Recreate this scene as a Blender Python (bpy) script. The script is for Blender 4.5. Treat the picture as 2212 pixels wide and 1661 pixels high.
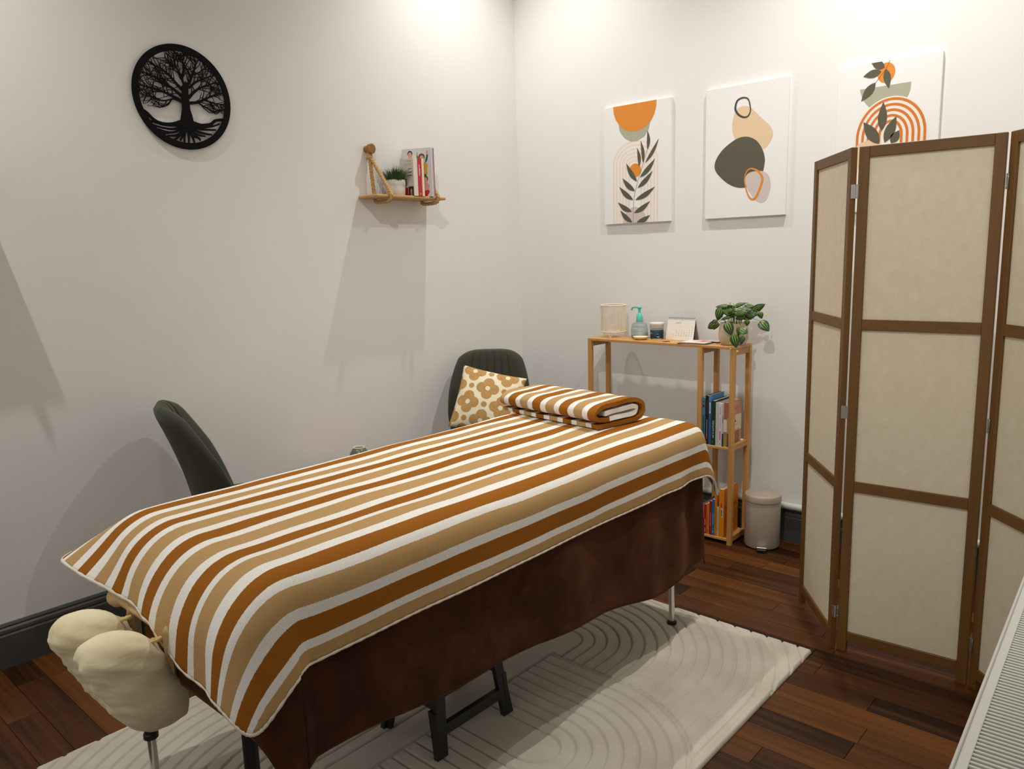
import bpy, bmesh, math, random
import numpy as np
from mathutils import Vector, Matrix, noise

S = bpy.context.scene
C = S.collection
for o in list(bpy.data.objects):
    bpy.data.objects.remove(o)
PI = math.pi

# ------------------------------------------------------------------ camera
cam_d = bpy.data.cameras.new('camera')
cam = bpy.data.objects.new('camera', cam_d)
C.objects.link(cam)
FPX, YAW, PITCH, ROLL = 1658.9, -0.7320, 0.1671, -0.0278
cam_d.sensor_width = 36.0
cam_d.lens = 36.0 * FPX / 2212.0
cam_d.clip_start = 0.02
_d = Vector((math.sin(YAW) * math.cos(PITCH), math.cos(YAW) * math.cos(PITCH), -math.sin(PITCH)))
_r = Vector((math.cos(YAW), -math.sin(YAW), 0))
_u = _r.cross(_d)
_r2 = math.cos(ROLL) * _r + math.sin(ROLL) * _u
_u2 = -math.sin(ROLL) * _r + math.cos(ROLL) * _u
cam.matrix_world = Matrix(((_r2.x, _u2.x, -_d.x, 3.0669), (_r2.y, _u2.y, -_d.y, -3.5157),
                           (_r2.z, _u2.z, -_d.z, 1.40), (0, 0, 0, 1)))
S.camera = cam

# ------------------------------------------------------------------ world, lamps, exposure
w = bpy.data.worlds.new('world')
S.world = w
w.use_nodes = True
w.node_tree.nodes['Background'].inputs[0].default_value = (1.0, 0.98, 0.95, 1)
w.node_tree.nodes['Background'].inputs[1].default_value = 0.75  # world light, reaches the room only through the added window

CEIL = 3.47
def downlight(x, y, watts, size=108, blend=1.0, aim=None):
    ld = bpy.data.lights.new('ceiling_spot', 'SPOT')
    ld.energy = watts
    ld.spot_size = math.radians(size)
    ld.spot_blend = blend
    ld.shadow_soft_size = 0.016
    ld.color = (1.0, 0.972, 0.928)
    o = bpy.data.objects.new('ceiling_spot', ld)
    C.objects.link(o)
    o.location = (x, y, CEIL - 0.02)
    if aim is not None:
        o.rotation_euler = (Vector(aim) - o.location).to_track_quat('-Z', 'Y').to_euler()
    return o
downlight(0.48, -0.59, 56, 114)
downlight(2.05, -0.62, 90, 114)
downlight(0.48, -3.17, 84)
downlight(2.33, -3.17, 76, 84, 0.9, (1.3, 0.0, 0.8))      # swivelled towards the console
# soft fill through an added window behind the camera (portal helps sampling)
pl = bpy.data.lights.new('added_window_portal', 'AREA'); pl.shape = 'RECTANGLE'; pl.size = 2.7; pl.size_y = 1.9; pl.cycles.is_portal = True
po = bpy.data.objects.new('added_window_portal', pl); C.objects.link(po); po.location = (1.9, -4.66, 1.8); po.rotation_euler = (PI / 2, 0, 0)

vs = S.view_settings
vs.view_transform = 'Standard'
vs.look = 'None'
vs.gamma = 1
vs.use_curve_mapping = False
vs.exposure = 0.55

# ------------------------------------------------------------------ material helpers
MATS = {}
class NT:
    def __init__(self, name):
        self.m = bpy.data.materials.new(name)
        self.m.use_nodes = True
        self.t = self.m.node_tree
        self.b = self.t.nodes['Principled BSDF']
        self.out = self.t.nodes['Material Output']
    def n(self, typ, ins=None, **props):
        nd = self.t.nodes.new(typ)
        for k, v in props.items():
            setattr(nd, k, v)
        for k, v in (ins or {}).items():
            self.set(nd.inputs[k], v)
        return nd
    def set(self, sock, v):
        if isinstance(v, bpy.types.NodeSocket):
            self.t.links.new(v, sock)
        else:
            sock.default_value = v
    def math(self, op, a, b=None, c=None, clamp=False):
        nd = self.t.nodes.new('ShaderNodeMath')
        nd.operation = op
        nd.use_clamp = clamp
        self.set(nd.inputs[0], a)
        if b is not None: self.set(nd.inputs[1], b)
        if c is not None: self.set(nd.inputs[2], c)
        return nd.outputs[0]
    def mix(self, f, a, b):
        nd = self.t.nodes.new('ShaderNodeMix')
        nd.data_type = 'RGBA'
        self.set(nd.inputs[0], f)
        self.set(nd.inputs[6], a)
        self.set(nd.inputs[7], b)
        return nd.outputs[2]
    def ramp(self, f, stops, interp='LINEAR'):
        nd = self.t.nodes.new('ShaderNodeValToRGB')
        nd.color_ramp.interpolation = interp
        e = nd.color_ramp.elements
        while len(e) < len(stops): e.new(0.5)
        for el, (p, c) in zip(e, stops):
            el.position = p
            el.color = (*c[:3], 1)
        self.set(nd.inputs[0], f)
        return nd.outputs[0]
    def coords(self, which='Object'):
        return self.n('ShaderNodeTexCoord').outputs[which]
    def mapping(self, vec, scale=(1, 1, 1), loc=(0, 0, 0), rot=(0, 0, 0)):
        nd = self.n('ShaderNodeMapping')
        self.set(nd.inputs['Vector'], vec)
        nd.inputs['Scale'].default_value = scale
        nd.inputs['Location'].default_value = loc
        nd.inputs['Rotation'].default_value = rot
        return nd.outputs[0]
    def noise(self, vec, scale, detail=3, rough=0.5, out='Fac'):
        nd = self.n('ShaderNodeTexNoise', {'Scale': scale, 'Detail': detail, 'Roughness': rough})
        if vec is not None: self.set(nd.inputs['Vector'], vec)
        return nd.outputs[out]
    def bump(self, h, strength=0.3, dist=0.002):
        nd = self.n('ShaderNodeBump', {'Height': h, 'Strength': strength, 'Distance': dist})
        self.set(self.b.inputs['Normal'], nd.outputs[0])
    def base(self, v, rough=0.6, metal=0.0, **kw):
        self.set(self.b.inputs['Base Color'], (*v, 1) if isinstance(v, tuple) and len(v) == 3 else v)
        self.set(self.b.inputs['Roughness'], rough)
        self.set(self.b.inputs['Metallic'], metal)
        for k, x in kw.items():
            self.set(self.b.inputs[k], x)

def srgb(r, g, b):
    f = lambda c: ((c / 255 + 0.055) / 1.055) ** 2.4 if c > 10 else c / 255 / 12.92
    return (f(r), f(g), f(b))

def M(name, col=None, rough=0.6, metal=0.0, var=0.0, scale=40.0, bump=0.0, bscale=None, bdist=0.002, **kw):
    """plain procedural material: colour with a little noise variation and fine relief"""
    if name in MATS: return MATS[name]
    t = NT(name)
    v = t.coords()
    c = (*col, 1)
    if var:
        f = t.noise(v, scale, 4)
        lo = tuple(max(0, x * (1 - var)) for x in col)
        hi = tuple(min(1, x * (1 + var)) for x in col)
        c = t.ramp(f, [(0.3, lo), (0.7, hi)])
    t.base(c, rough, metal, **kw)
    if bump:
        t.bump(t.noise(v, bscale or scale * 3, 3), bump, bdist)
    MATS[name] = t.m
    return t.m

def wood(name, dark, light, axis=2, rough=0.45, fine=60.0, rnd=False, coat=0.0):
    if name in MATS: return MATS[name]
    t = NT(name)
    v = t.coords()
    sc = [fine, fine, fine]; sc[axis] = fine / 22
    if rnd:
        r = t.n('ShaderNodeObjectInfo').outputs['Random']
        off = t.n('ShaderNodeCombineXYZ', {0: t.math('MULTIPLY', r, 37.0), 1: t.math('MULTIPLY', r, 11.0), 2: 0.0}).outputs[0]
        v = t.n('ShaderNodeVectorMath', {0: v, 1: off}, operation='ADD').outputs[0]
    g = t.noise(t.mapping(v, tuple(sc)), 1.0, 5, 0.6)
    big = t.noise(t.mapping(v, tuple(s / 7 for s in sc)), 1.0, 2)
    f = t.math('ADD', t.math('MULTIPLY', g, 0.6), t.math('MULTIPLY', big, 0.4))
    if rnd:
        f = t.math('ADD', f, t.math('MULTIPLY', t.math('SUBTRACT', r, 0.5), 0.35))
    t.base(t.ramp(f, [(0.3, dark), (0.72, light)]), rough)
    if coat:
        t.base(t.ramp(f, [(0.3, dark), (0.72, light)]), rough, 0.0, **{'Coat Weight': coat, 'Coat Roughness': 0.22, 'Specular IOR Level': 0.2})
    t.bump(g, 0.12, 0.0006)
    MATS[name] = t.m
    return t.m

# ------------------------------------------------------------------ mesh helpers
class MB:
    """collects shapes; build() links them as ONE mesh object"""
    def __init__(self):
        self.v = []; self.f = []; self.uv = None
    def add(self, v, f):
        o = len(self.v)
        self.v += [tuple(p) for p in v]
        self.f += [tuple(i + o for i in q) for q in f]
        return self
    def box(self, x0, x1, y0, y1, z0, z1, b=0.0, rot=None, at=None):
        b = min(b, (x1 - x0) * .45, (y1 - y0) * .45, (z1 - z0) * .45)
        v = []; f = []
        if b <= 0:
            v = [(x0, y0, z0), (x1, y0, z0), (x1, y1, z0), (x0, y1, z0), (x0, y0, z1), (x1, y0, z1), (x1, y1, z1), (x0, y1, z1)]
            f = [(3, 2, 1, 0), (4, 5, 6, 7), (0, 1, 5, 4), (1, 2, 6, 5), (2, 3, 7, 6), (3, 0, 4, 7)]
        else:
            idx = {}
            X = (x0, x1); Y = (y0, y1); Z = (z0, z1)
            for i in (0, 1):
                for j in (0, 1):
                    for k in (0, 1):
                        sx, sy, sz = (b if i == 0 else -b), (b if j == 0 else -b), (b if k == 0 else -b)
                        for a, p in enumerate(((X[i], Y[j] + sy, Z[k] + sz), (X[i] + sx, Y[j], Z[k] + sz), (X[i] + sx, Y[j] + sy, Z[k]))):
                            idx[(i, j, k, a)] = len(v); v.append(p)
            for i in (0, 1):
                q = [idx[(i, j, k, 0)] for j, k in ((0, 0), (1, 0), (1, 1), (0, 1))]; f.append(q if i else q[::-1])
                q = [idx[(j, i, k, 1)] for j, k in ((0, 0), (1, 0), (1, 1), (0, 1))]; f.append(q[::-1] if i else q)
                q = [idx[(j, k, i, 2)] for j, k in ((0, 0), (1, 0), (1, 1), (0, 1))]; f.append(q if i else q[::-1])
            for i in (0, 1):
                for j in (0, 1):
                    f.append([idx[(i, j, 0, 0)], idx[(i, j, 1, 0)], idx[(i, j, 1, 1)], idx[(i, j, 0, 1)]])
                    f.append([idx[(i, 0, j, 0)], idx[(i, 1, j, 0)], idx[(i, 1, j, 2)], idx[(i, 0, j, 2)]])
                    f.append([idx[(0, i, j, 1)], idx[(1, i, j, 1)], idx[(1, i, j, 2)], idx[(0, i, j, 2)]])
                    for k in (0, 1):
                        f.append([idx[(i, j, k, 0)], idx[(i, j, k, 1)], idx[(i, j, k, 2)]])
        if rot is not None:
            v = [tuple(rot @ Vector(p)) for p in v]
        if at is not None:
            v = [(p[0] + at[0], p[1] + at[1], p[2] + at[2]) for p in v]
        return self.add(v, f)
    def lathe(self, prof, n=32, c=(0, 0, 0), rfun=None):
        v = []; f = []
        m = len(prof)
        for r, z in prof:
            for k in range(n):
                a = 2 * PI * k / n
                rr = r * (rfun(a, z) if rfun else 1)
                v.append((c[0] + rr * math.cos(a), c[1] + rr * math.sin(a), c[2] + z))
        for i in range(m - 1):
            for k in range(n):
                k2 = (k + 1) % n
                f.append((i * n + k, i * n + k2, (i + 1) * n + k2, (i + 1) * n + k))
        if prof[0][0] > 1e-6: f.append(tuple(range(n - 1, -1, -1)))
        if prof[-1][0] > 1e-6: f.append(tuple((m - 1) * n + k for k in range(n)))
        return self.add(v, f)
    def tube(self, path, r, n=8, cap=True, rfun=None, closed=False):
        P = [Vector(p) for p in path]
        m = len(P)
        v = []; f = []
        T = []
        for i in range(m):
            if closed: t = P[(i + 1) % m] - P[i - 1]
            else: t = P[min(i + 1, m - 1)] - P[max(i - 1, 0)]
            T.append(t.normalized())
        a = T[0].orthogonal().normalized()
        s = 0
        for i in range(m):
            if i:
                a = (a - a.dot(T[i]) * T[i]).normalized()
                s += (P[i] - P[i - 1]).length
            b = T[i].cross(a)
            rr = r[i] if isinstance(r, (list, tuple)) else r
            for k in range(n):
                th = 2 * PI * k / n
                q = rr * (rfun(th, s) if rfun else 1)
                v.append(P[i] + a * (q * math.cos(th)) + b * (q * math.sin(th)))
        rng = m if closed else m - 1
        for i in range(rng):
            j = (i + 1) % m
            for k in range(n):
                k2 = (k + 1) % n
                f.append((i * n + k, i * n + k2, j * n + k2, j * n + k))
        if cap and not closed:
            f.append(tuple(range(n - 1, -1, -1)))
            f.append(tuple((m - 1) * n + k for k in range(n)))
        return self.add(v, f)
    def cyl(self, p0, p1, r0, r1=None, n=20):
        return self.tube([p0, p1], [r0, r0 if r1 is None else r1], n)
    def prism(self, poly, d, fn):
        """poly 2D points, extruded by d; fn(u, v, w) -> 3D"""
        n = len(poly)
        v = [fn(u, q, 0) for u, q in poly] + [fn(u, q, d) for u, q in poly]
        f = [tuple(range(n))[::-1], tuple(range(n, 2 * n))]
        for i in range(n):
            j = (i + 1) % n
            f.append((i, j, n + j, n + i))
        return self.add(v, f)
    def grid(self, nu, nv, fn, uvf=None):
        """open sheet of (nu+1)x(nv+1) vertices"""
        o = len(self.v)
        uv = []
        for i in range(nu + 1):
            for j in range(nv + 1):
                self.v.append(tuple(fn(i / nu, j / nv)))
                uv.append(uvf(i / nu, j / nv) if uvf else (i / nu, j / nv))
        for i in range(nu):
            for j in range(nv):
                a = o + i * (nv + 1) + j
                self.f.append((a, a + nv + 1, a + nv + 2, a + 1))
        self.uv = (self.uv or []) + uv
        return self
    def build(self, name, mat, parent=None, smooth=False, angle=40):
        me = bpy.data.meshes.new(name)
        me.from_pydata(self.v, [], self.f)
        me.validate()
        if self.uv and len(self.uv) == len(self.v):
            l = me.uv_layers.new(name='uv')
            for lp in me.loops:
                l.data[lp.index].uv = self.uv[lp.vertex_index]
        bm = bmesh.new(); bm.from_mesh(me)
        bmesh.ops.recalc_face_normals(bm, faces=bm.faces)
        bm.to_mesh(me); bm.free()
        if smooth:
            me.polygons.foreach_set('use_smooth', [True] * len(me.polygons))
            me.set_sharp_from_angle(angle=math.radians(angle))
        if mat: me.materials.append(mat)
        return link(name, me, parent)

def link(name, me, parent=None):
    o = bpy.data.objects.new(name, me)
    C.objects.link(o)
    if parent is not None: o.parent = parent
    return o

def tag(o, label, cat, group=None):
    o['label'] = label
    o['category'] = cat
    if group: o['group'] = group
    return o

def thing(name, label, cat, loc=(0, 0, 0), rz=0.0, group=None):
    o = bpy.data.objects.new(name, None)
    o.empty_display_size = 0.05
    C.objects.link(o)
    o.location = loc
    o.rotation_euler = (0, 0, rz)
    return tag(o, label, cat, group)

def struct(o):
    o['kind'] = 'structure'
    return o

def text(name, s, size, mat, parent, loc, rot, align='CENTER', squash=1.0, depth=0.0):
    cu = bpy.data.curves.new('t', 'FONT')
    cu.body = s
    cu.size = size
    cu.align_x = align
    cu.align_y = 'CENTER'
    cu.extrude = depth
    cu.resolution_u = 3
    t = bpy.data.objects.new('t', cu)
    C.objects.link(t)
    me = bpy.data.meshes.new_from_object(t)
    bpy.data.objects.remove(t)
    bpy.data.curves.remove(cu)
    me.materials.clear()
    me.materials.append(mat)
    o = link(name, me, parent)
    o.location = loc
    o.rotation_euler = rot
    o.scale = (squash, 1, 1)
    return o

def catmull(pts, n=6, closed=False):
    P = [Vector(p) for p in pts]
    m = len(P)
    out = []
    rng = range(m) if closed else range(m - 1)
    for i in rng:
        if closed: p0, p1, p2, p3 = P[i - 1], P[i], P[(i + 1) % m], P[(i + 2) % m]
        else: p0, p1, p2, p3 = P[max(i - 1, 0)], P[i], P[i + 1], P[min(i + 2, m - 1)]
        for k in range(n):
            t = k / n
            out.append(0.5 * ((2 * p1) + (p2 - p0) * t + (2 * p0 - 5 * p1 + 4 * p2 - p3) * t * t + (3 * p1 - p0 - 3 * p2 + p3) * t ** 3))
    if not closed: out.append(P[-1])
    return out

def sm(a, b, x):
    t = max(0.0, min(1.0, (x - a) / (b - a)))
    return t * t * (3 - 2 * t)
def nz(x, y, z=0.0):
    return noise.noise(Vector((x, y, z)))
random.seed(7)

# ------------------------------------------------------------------ shared materials
m_wall = M('wall_paint', srgb(236, 234, 230), 0.75, var=0.012, scale=3, bump=0.08, bscale=220, bdist=0.0006)
m_ceil = M('ceiling_paint', srgb(240, 239, 235), 0.8, var=0.01, scale=3, bump=0.05, bscale=200, bdist=0.0005)
m_board = M('baseboard_paint', srgb(74, 75, 72), 0.4, var=0.05, scale=6, bump=0.05, bscale=60)
m_sub = M('subfloor', (0.012, 0.006, 0.003), 0.9)
m_floor = wood('floor_planks', (0.018, 0.0050, 0.0008), (0.135, 0.044, 0.0070), axis=0, rough=0.46, fine=46, rnd=True, coat=0.06)
m_bamboo = wood('bamboo', srgb(182, 126, 64), srgb(220, 168, 102), axis=2, rough=0.45, fine=70)
m_bambooX = wood('bamboo_board', srgb(186, 130, 66), srgb(222, 170, 104), axis=0, rough=0.42, fine=70)
m_frame = wood('screen_frame', srgb(98, 66, 24), srgb(122, 84, 34), axis=2, rough=0.5, fine=60)
m_white = M('white_plastic', srgb(228, 226, 220), 0.4)
m_whitepaint = M('white_enamel', srgb(214, 214, 206), 0.35, var=0.01, scale=10)
m_black = M('black_plastic', (0.008, 0.008, 0.008), 0.45)
m_blackmetal = M('black_metal', (0.006, 0.006, 0.006), 0.5)
m_chrome = M('chrome', (0.72, 0.72, 0.70), 0.18, 1.0)
m_steel = M('steel', (0.55, 0.55, 0.54), 0.35, 1.0)
m_paper = M('paper', srgb(235, 231, 222), 0.8)
# ================================================================== ROOM SHELL
XR, XR2, YJ, YB = 2.98, 3.62, -2.50, -4.70       # radiator wall, wall beside the doorway, jog, wall behind
fl = MB().box(-0.12, XR2 + 0.12, YB - 0.12, 0.12, -0.10, -0.012).build('floor', m_sub)
struct(fl)
random.seed(3)
PW = 0.0915
yy = 0.0
y_edge = -1.31 + PW * 15
rows = []
y = y_edge
while y > 0: y -= PW
rows.append((0.0, y))
while y > YB:
    rows.append((y, max(y - PW, YB))); y -= PW
for (ya, yb) in rows:
    if ya - yb < 0.01: continue
    xm = XR if (ya + yb) / 2 > YJ else XR2
    x = -random.uniform(0.1, 0.9)
    while x < xm:
        L = random.uniform(0.55, 1.15)
        x0, x1 = max(x, 0.0), min(x + L, xm)
        x += L
        if x1 - x0 < 0.03: continue
        g, b = 0.0005, 0.0006
        X0, X1, Y0, Y1 = x0 + g, x1 - g, yb + g, ya - g
        v = []
        dz = random.uniform(-0.0004, 0.0)
        for z, i in ((-0.012, 0), (-0.0012 + dz, 0), (dz, b)):
            v += [(X0 + i, Y0 + i, z), (X1 - i, Y0 + i, z), (X1 - i, Y1 - i, z), (X0 + i, Y1 - i, z)]
        f = [(3, 2, 1, 0), (8, 9, 10, 11)]
        for s in (0, 4):
            for k in range(4):
                f.append((s + k, s + (k + 1) % 4, s + 4 + (k + 1) % 4, s + 4 + k))
        MB().add(v, f).build('plank', m_floor, fl)

struct(MB().box(-0.12, 0.0, YB - 0.12, 0.12, -0.10, CEIL).build('wall_left', m_wall))
struct(MB().box(0.0, XR + 0.12, 0.0, 0.12, -0.10, CEIL).build('wall_back', m_wall))
wr = MB().box(XR, XR + 0.12, YJ, 0.0, -0.10, CEIL)
wr.box(XR + 0.12, XR2 + 0.12, YJ, YJ + 0.12, -0.10, CEIL)
wr.box(XR2, XR2 + 0.12, YB, YJ, -0.10, CEIL)
struct(wr.build('wall_right', m_wall))
WX0, WX1, WZ0, WZ1 = 0.55, 3.25, 0.85, 2.75          # unseen window added behind the camera for soft fill
wf = MB().box(0.0, WX0, YB - 0.12, YB, -0.10, CEIL).box(WX1, XR2 + 0.12, YB - 0.12, YB, -0.10, CEIL)
wf.box(WX0, WX1, YB - 0.12, YB, -0.10, WZ0).box(WX0, WX1, YB - 0.12, YB, WZ1, CEIL)
struct(wf.build('wall_front', m_wall))
wn = bpy.data.objects.new('added_window_1', None); C.objects.link(wn); wn.location = (0, YB - 0.06, 0); struct(wn)
wfm = MB()
for a_, b_ in ((WX0, WX0 + 0.06), (1.87, 1.93), (WX1 - 0.06, WX1)): wfm.box(a_, b_, -0.03, 0.03, WZ0, WZ1, 0.004)
for a_, b_ in ((WZ0, WZ0 + 0.06), (WZ1 - 0.06, WZ1)):
    wfm.box(WX0 + 0.06, 1.87, -0.03, 0.03, a_, b_, 0.004).box(1.93, WX1 - 0.06, -0.03, 0.03, a_, b_, 0.004)
wfm.build('added_window_frame', m_whitepaint, wn)
t = NT('added_window_glass')
gl = t.n('ShaderNodeBsdfGlossy', {'Roughness': 0.02}); tp = t.n('ShaderNodeBsdfTransparent')
mxs = t.n('ShaderNodeMixShader', {0: 0.06, 1: tp.outputs[0], 2: gl.outputs[0]})
t.t.links.new(mxs.outputs[0], t.out.inputs[0])
for a_, b_ in ((WX0 + 0.05, 1.88), (1.92, WX1 - 0.05)):
    MB().box(a_, b_, -0.003, 0.003, WZ0 + 0.05, WZ1 - 0.05).build('pane', t.m, wn)
struct(MB().box(-0.12, XR2 + 0.12, YB - 0.12, 0.12, CEIL, CEIL + 0.1).build('ceiling', m_ceil))
# moulded skirting boards
prof = [(0, 0), (0.020, 0), (0.020, 0.118), (0.016, 0.124), (0.018, 0.130), (0.017, 0.140), (0.011, 0.146), (0.012, 0.152), (0.008, 0.160), (0, 0.160)]
struct(MB().prism(prof, 4.65, lambda u, v, w: (u, -w - 0.02, v)).build('baseboard_left', m_board))
struct(MB().prism(prof, 2.93, lambda u, v, w: (w + 0.021, -u, v)).build('baseboard_back', m_board))
# white heating pipe that runs along the top of the skirting
pp = MB().tube([(0.05, -0.0245, 0.180), (2.9, -0.0245, 0.180)], 0.0165, 14).build('heating_pipe', m_whitepaint, None, True)
tag(pp, 'white heating pipe running along the top of the grey skirting board', 'pipe')

# ================================================================== RUG
RX0, RX1, RY0, RY1 = 0.735, 2.165, -2.975, -0.985
def rug():
    st = 0.0037
    nx, ny = int((RX1 - RX0) / st), int((RY1 - RY0) / st)
    xs = np.linspace(RX0, RX1, nx + 1); ys = np.linspace(RY0, RY1, ny + 1)
    X, Y = np.meshgrid(xs, ys, indexing='ij')
    # carved concentric racetracks, with a second set laid across them on one side
    cx = 1.445
    d1 = np.hypot(X - cx, Y - np.clip(Y, -2.47, -1.47))
    px = np.clip(X, 1.40, 1.765)
    d2 = np.hypot(X - px, Y + 2.01)
    m2 = (X > 1.478) & (d2 < 0.438)
    d = np.where(m2, d2, d1)
    ph = (d + 0.02) / 0.0445
    g = np.abs(ph - np.round(ph)) * 0.0445
    g = np.where(d < 0.03, 0.02, g)
    g2 = np.abs(d2 - 0.438); g2 = np.where(X > 1.478, g2, 1)
    g3 = np.where((np.abs(Y + 2.01) < 0.438), np.abs(X - 1.478), 1)
    g = np.minimum(g, np.minimum(g2, g3))
    groove = np.clip(1.25 - g / 0.0036, 0, 1)
    rs = np.random.RandomState(1)
    pile = rs.uniform(-0.0005, 0.0005, X.shape)
    e = np.minimum.reduce([X - RX0, RX1 - X, Y - RY0, RY1 - Y])
    edge = np.clip(e / 0.012, 0, 1)
    Z = 0.0065 + 0.009 * np.sqrt(np.clip(1 - (1 - edge) ** 2, 0, 1)) - 0.0095 * groove + pile
    bind = (e > 0.010) & (e < 0.014)
    Z = np.where(bind, Z - 0.002, Z)
    v = np.stack([X, Y, Z], -1).reshape(-1, 3)
    idx = np.arange((nx + 1) * (ny + 1)).reshape(nx + 1, ny + 1)
    f = np.stack([idx[:-1, :-1], idx[1:, :-1], idx[1:, 1:], idx[:-1, 1:]], -1).reshape(-1, 4)
    ring = np.concatenate([idx[:, 0], idx[-1, 1:], idx[::-1, -1][1:], idx[0, ::-1][1:-1]])
    low = v[ring].copy(); low[:, 2] = 0.0005
    o = len(v)
    v = np.concatenate([v, low])
    n = len(ring); k = np.arange(n); k2 = (k + 1) % n
    side = np.stack([ring[k], o + k, o + k2, ring[k2]], -1)
    f = np.concatenate([f, side])
    me = bpy.data.meshes.new('rug')
    me.vertices.add(len(v)); me.vertices.foreach_set('co', v.astype(np.float32).ravel())
    me.loops.add(len(f) * 4); me.loops.foreach_set('vertex_index', f.astype(np.int32).ravel())
    me.polygons.add(len(f)); me.polygons.foreach_set('loop_start', np.arange(0, len(f) * 4, 4, dtype=np.int32))
    me.polygons.foreach_set('use_smooth', np.ones(len(f), dtype=bool))
    me.update(calc_edges=True); me.validate()
    t = NT('rug_pile')
    c = t.coords()
    a = t.noise(c, 5.0, 3); b = t.noise(c, 420.0, 2)
    f_ = t.math('ADD', t.math('MULTIPLY', a, 0.65), t.math('MULTIPLY', b, 0.35))
    t.base(t.ramp(f_, [(0.32, srgb(186, 176, 158)), (0.68, srgb(214, 206, 190))]), 0.95, 0.0, **{'Sheen Weight': 0.25})
    t.bump(t.noise(c, 700.0, 2), 0.5, 0.002)
    me.materials.append(t.m)
    return tag(link('rug', me), 'beige rug with carved concentric arch grooves under the massage table', 'rug')
rug()
RUGZ = 0.0155

# ================================================================== MASSAGE TABLE
TX0, TX1, TY0, TY1, TZ = 1.035, 1.755, -2.86, -1.0, 0.762
tb = thing('massage_table', 'massage table with chrome legs beneath the brown blanket and striped towel', 'massage table', (1.395, -1.93, RUGZ))
m_vinyl = M('table_vinyl', srgb(38, 26, 24), 0.5, bump=0.1, bscale=300)
def L(p): return (p[0] - 1.395, p[1] + 1.93, p[2] - RUGZ)
def lbox(x0, x1, y0, y1, z0, z1, b=0.0):
    return MB().box(x0 - 1.395, x1 - 1.395, y0 + 1.93, y1 + 1.93, z0 - RUGZ, z1 - RUGZ, b)
lbox(TX0, TX1, TY0 + 0.085, TY1, 0.690, TZ, 0.032).build('cushion_top', m_vinyl, tb, True)
fr = lbox(TX0 + .03, TX0 + .055, TY0 + .03, TY1 - .03, 0.645, 0.690)
for a in (lbox(TX1 - .055, TX1 - .03, TY0 + .03, TY1 - .03, 0.645, 0.690), lbox(TX0 + .055, TX1 - .055, TY0 + .03, TY0 + .055, 0.645, 0.690),
          lbox(TX0 + .055, TX1 - .055, TY1 - .055, TY1 - .03, 0.645, 0.690), lbox(TX0 + .055, TX1 - .055, -1.945, -1.915, 0.645, 0.690)):
    fr.add(a.v, a.f)
fr.build('frame', m_blackmetal, tb)
for lx, ly in ((1.12, -2.80), (1.68, -2.815), (1.105, -1.12), (1.69, -1.12)):
    if True:
        lg = MB().cyl(L((lx, ly, 0.19)), L((lx, ly, 0.66)), 0.0155, n=16).build('leg', m_blackmetal, tb, True)
        MB().cyl(L((lx, ly, 0.018)), L((lx, ly, 0.21)), 0.0115, n=16).build('leg_extension', m_chrome, lg, True)
        MB().lathe([(0.0185, 0.0), (0.0185, 0.012), (0.014, 0.016)], 20, L((lx, ly, 0.182))).build('collar', m_black, lg, True)
        MB().lathe([(0.0185, 0.0), (0.0185, 0.008), (0.013, 0.013)], 20, L((lx, ly, RUGZ))).build('foot_cap', m_black, lg, True)
for ly in (-1.12,):
    MB().tube([L((1.115, ly, 0.42)), L((1.67, ly, 0.42))], 0.008, 10).build('cross_bar', m_blackmetal, tb, True)

RN = 0.15      # the head end of the cushion is more rounded
def drape(X, Y, zt, R, off, flare, cflare, wave, nl=0.0):
    """point of a cloth laid over the table: X, Y are where it would lie if the table went on for ever"""
    x0, x1, y0, y1 = TX0 - off + R, TX1 + off - R, TY0 - off + RN, TY1 + off - R
    cx, cy = min(max(X, x0), x1), min(max(Y, y0), y1)
    a, b = X - cx, Y - cy
    r = math.hypot(a, b)
    if r < 1e-6:
        return (X, Y, zt), 0.0
    dx, dy = a / r, b / r
    if dy < 0: R = R + (RN - R) * dy * dy
    cf = abs(2 * dx * dy)
    fl_ = flare + cflare * cf
    if nl:       # the corner of the cloth that stands out stiffly
        cn = (abs(dx) * sm(-2.30, -2.72, cy) if dx < 0 else 0) + (abs(dy) * sm(1.42, 1.10, cx) if dy < 0 else 0)
        fl_ = min(0.85, fl_ + nl * min(1.0, cn))
    tm = math.acos(fl_)
    q = R * tm
    if r < q:
        th = r / R
        out, drop = R * math.sin(th), R * (1 - math.cos(th))
    else:
        out, drop = R * math.sin(tm) + fl_ * (r - q), R * (1 - math.cos(tm)) + math.sin(tm) * (r - q)
    k = sm(0.04, 0.25, drop)
    out += wave(cx, cy, dx, dy) * k
    return (cx + dx * out, cy + dy * out, zt - drop), drop

# --- brown fleece blanket
t = NT('brown_fleece')
c = t.coords()
pat = t.noise(t.mapping(c, (3, 5, 4)), 2.0, 3, 0.55)
t.base(t.ramp(pat, [(0.36, srgb(56, 31, 20)), (0.64, srgb(80, 47, 32))]), 0.9, 0.0, **{'Sheen Weight': 0.35, 'Sheen Roughness': 0.4, 'Sheen Tint': (0.55, 0.28, 0.14, 1), 'Specular IOR Level': 0.1})
t.bump(t.noise(c, 500.0, 2), 0.4, 0.0015)
m_fleece = t.m
def wave_b(cx, cy, dx, dy):
    w = 0.0
    if dx > 0.3:
        w += 0.016 * math.sin(cy * 9.5 + 0.6) * sm(-2.2, -2.7, cy) + 0.006 * math.sin(cy * 13 + 1) + 0.008 * math.sin(cy * 26 + 2) * sm(-1.6, -1.2, cy)
    w += 0.008 * nz(cx * 4, cy * 4, 3) if dy > -0.3 else 0
    return w
BR = 0.066
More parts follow.
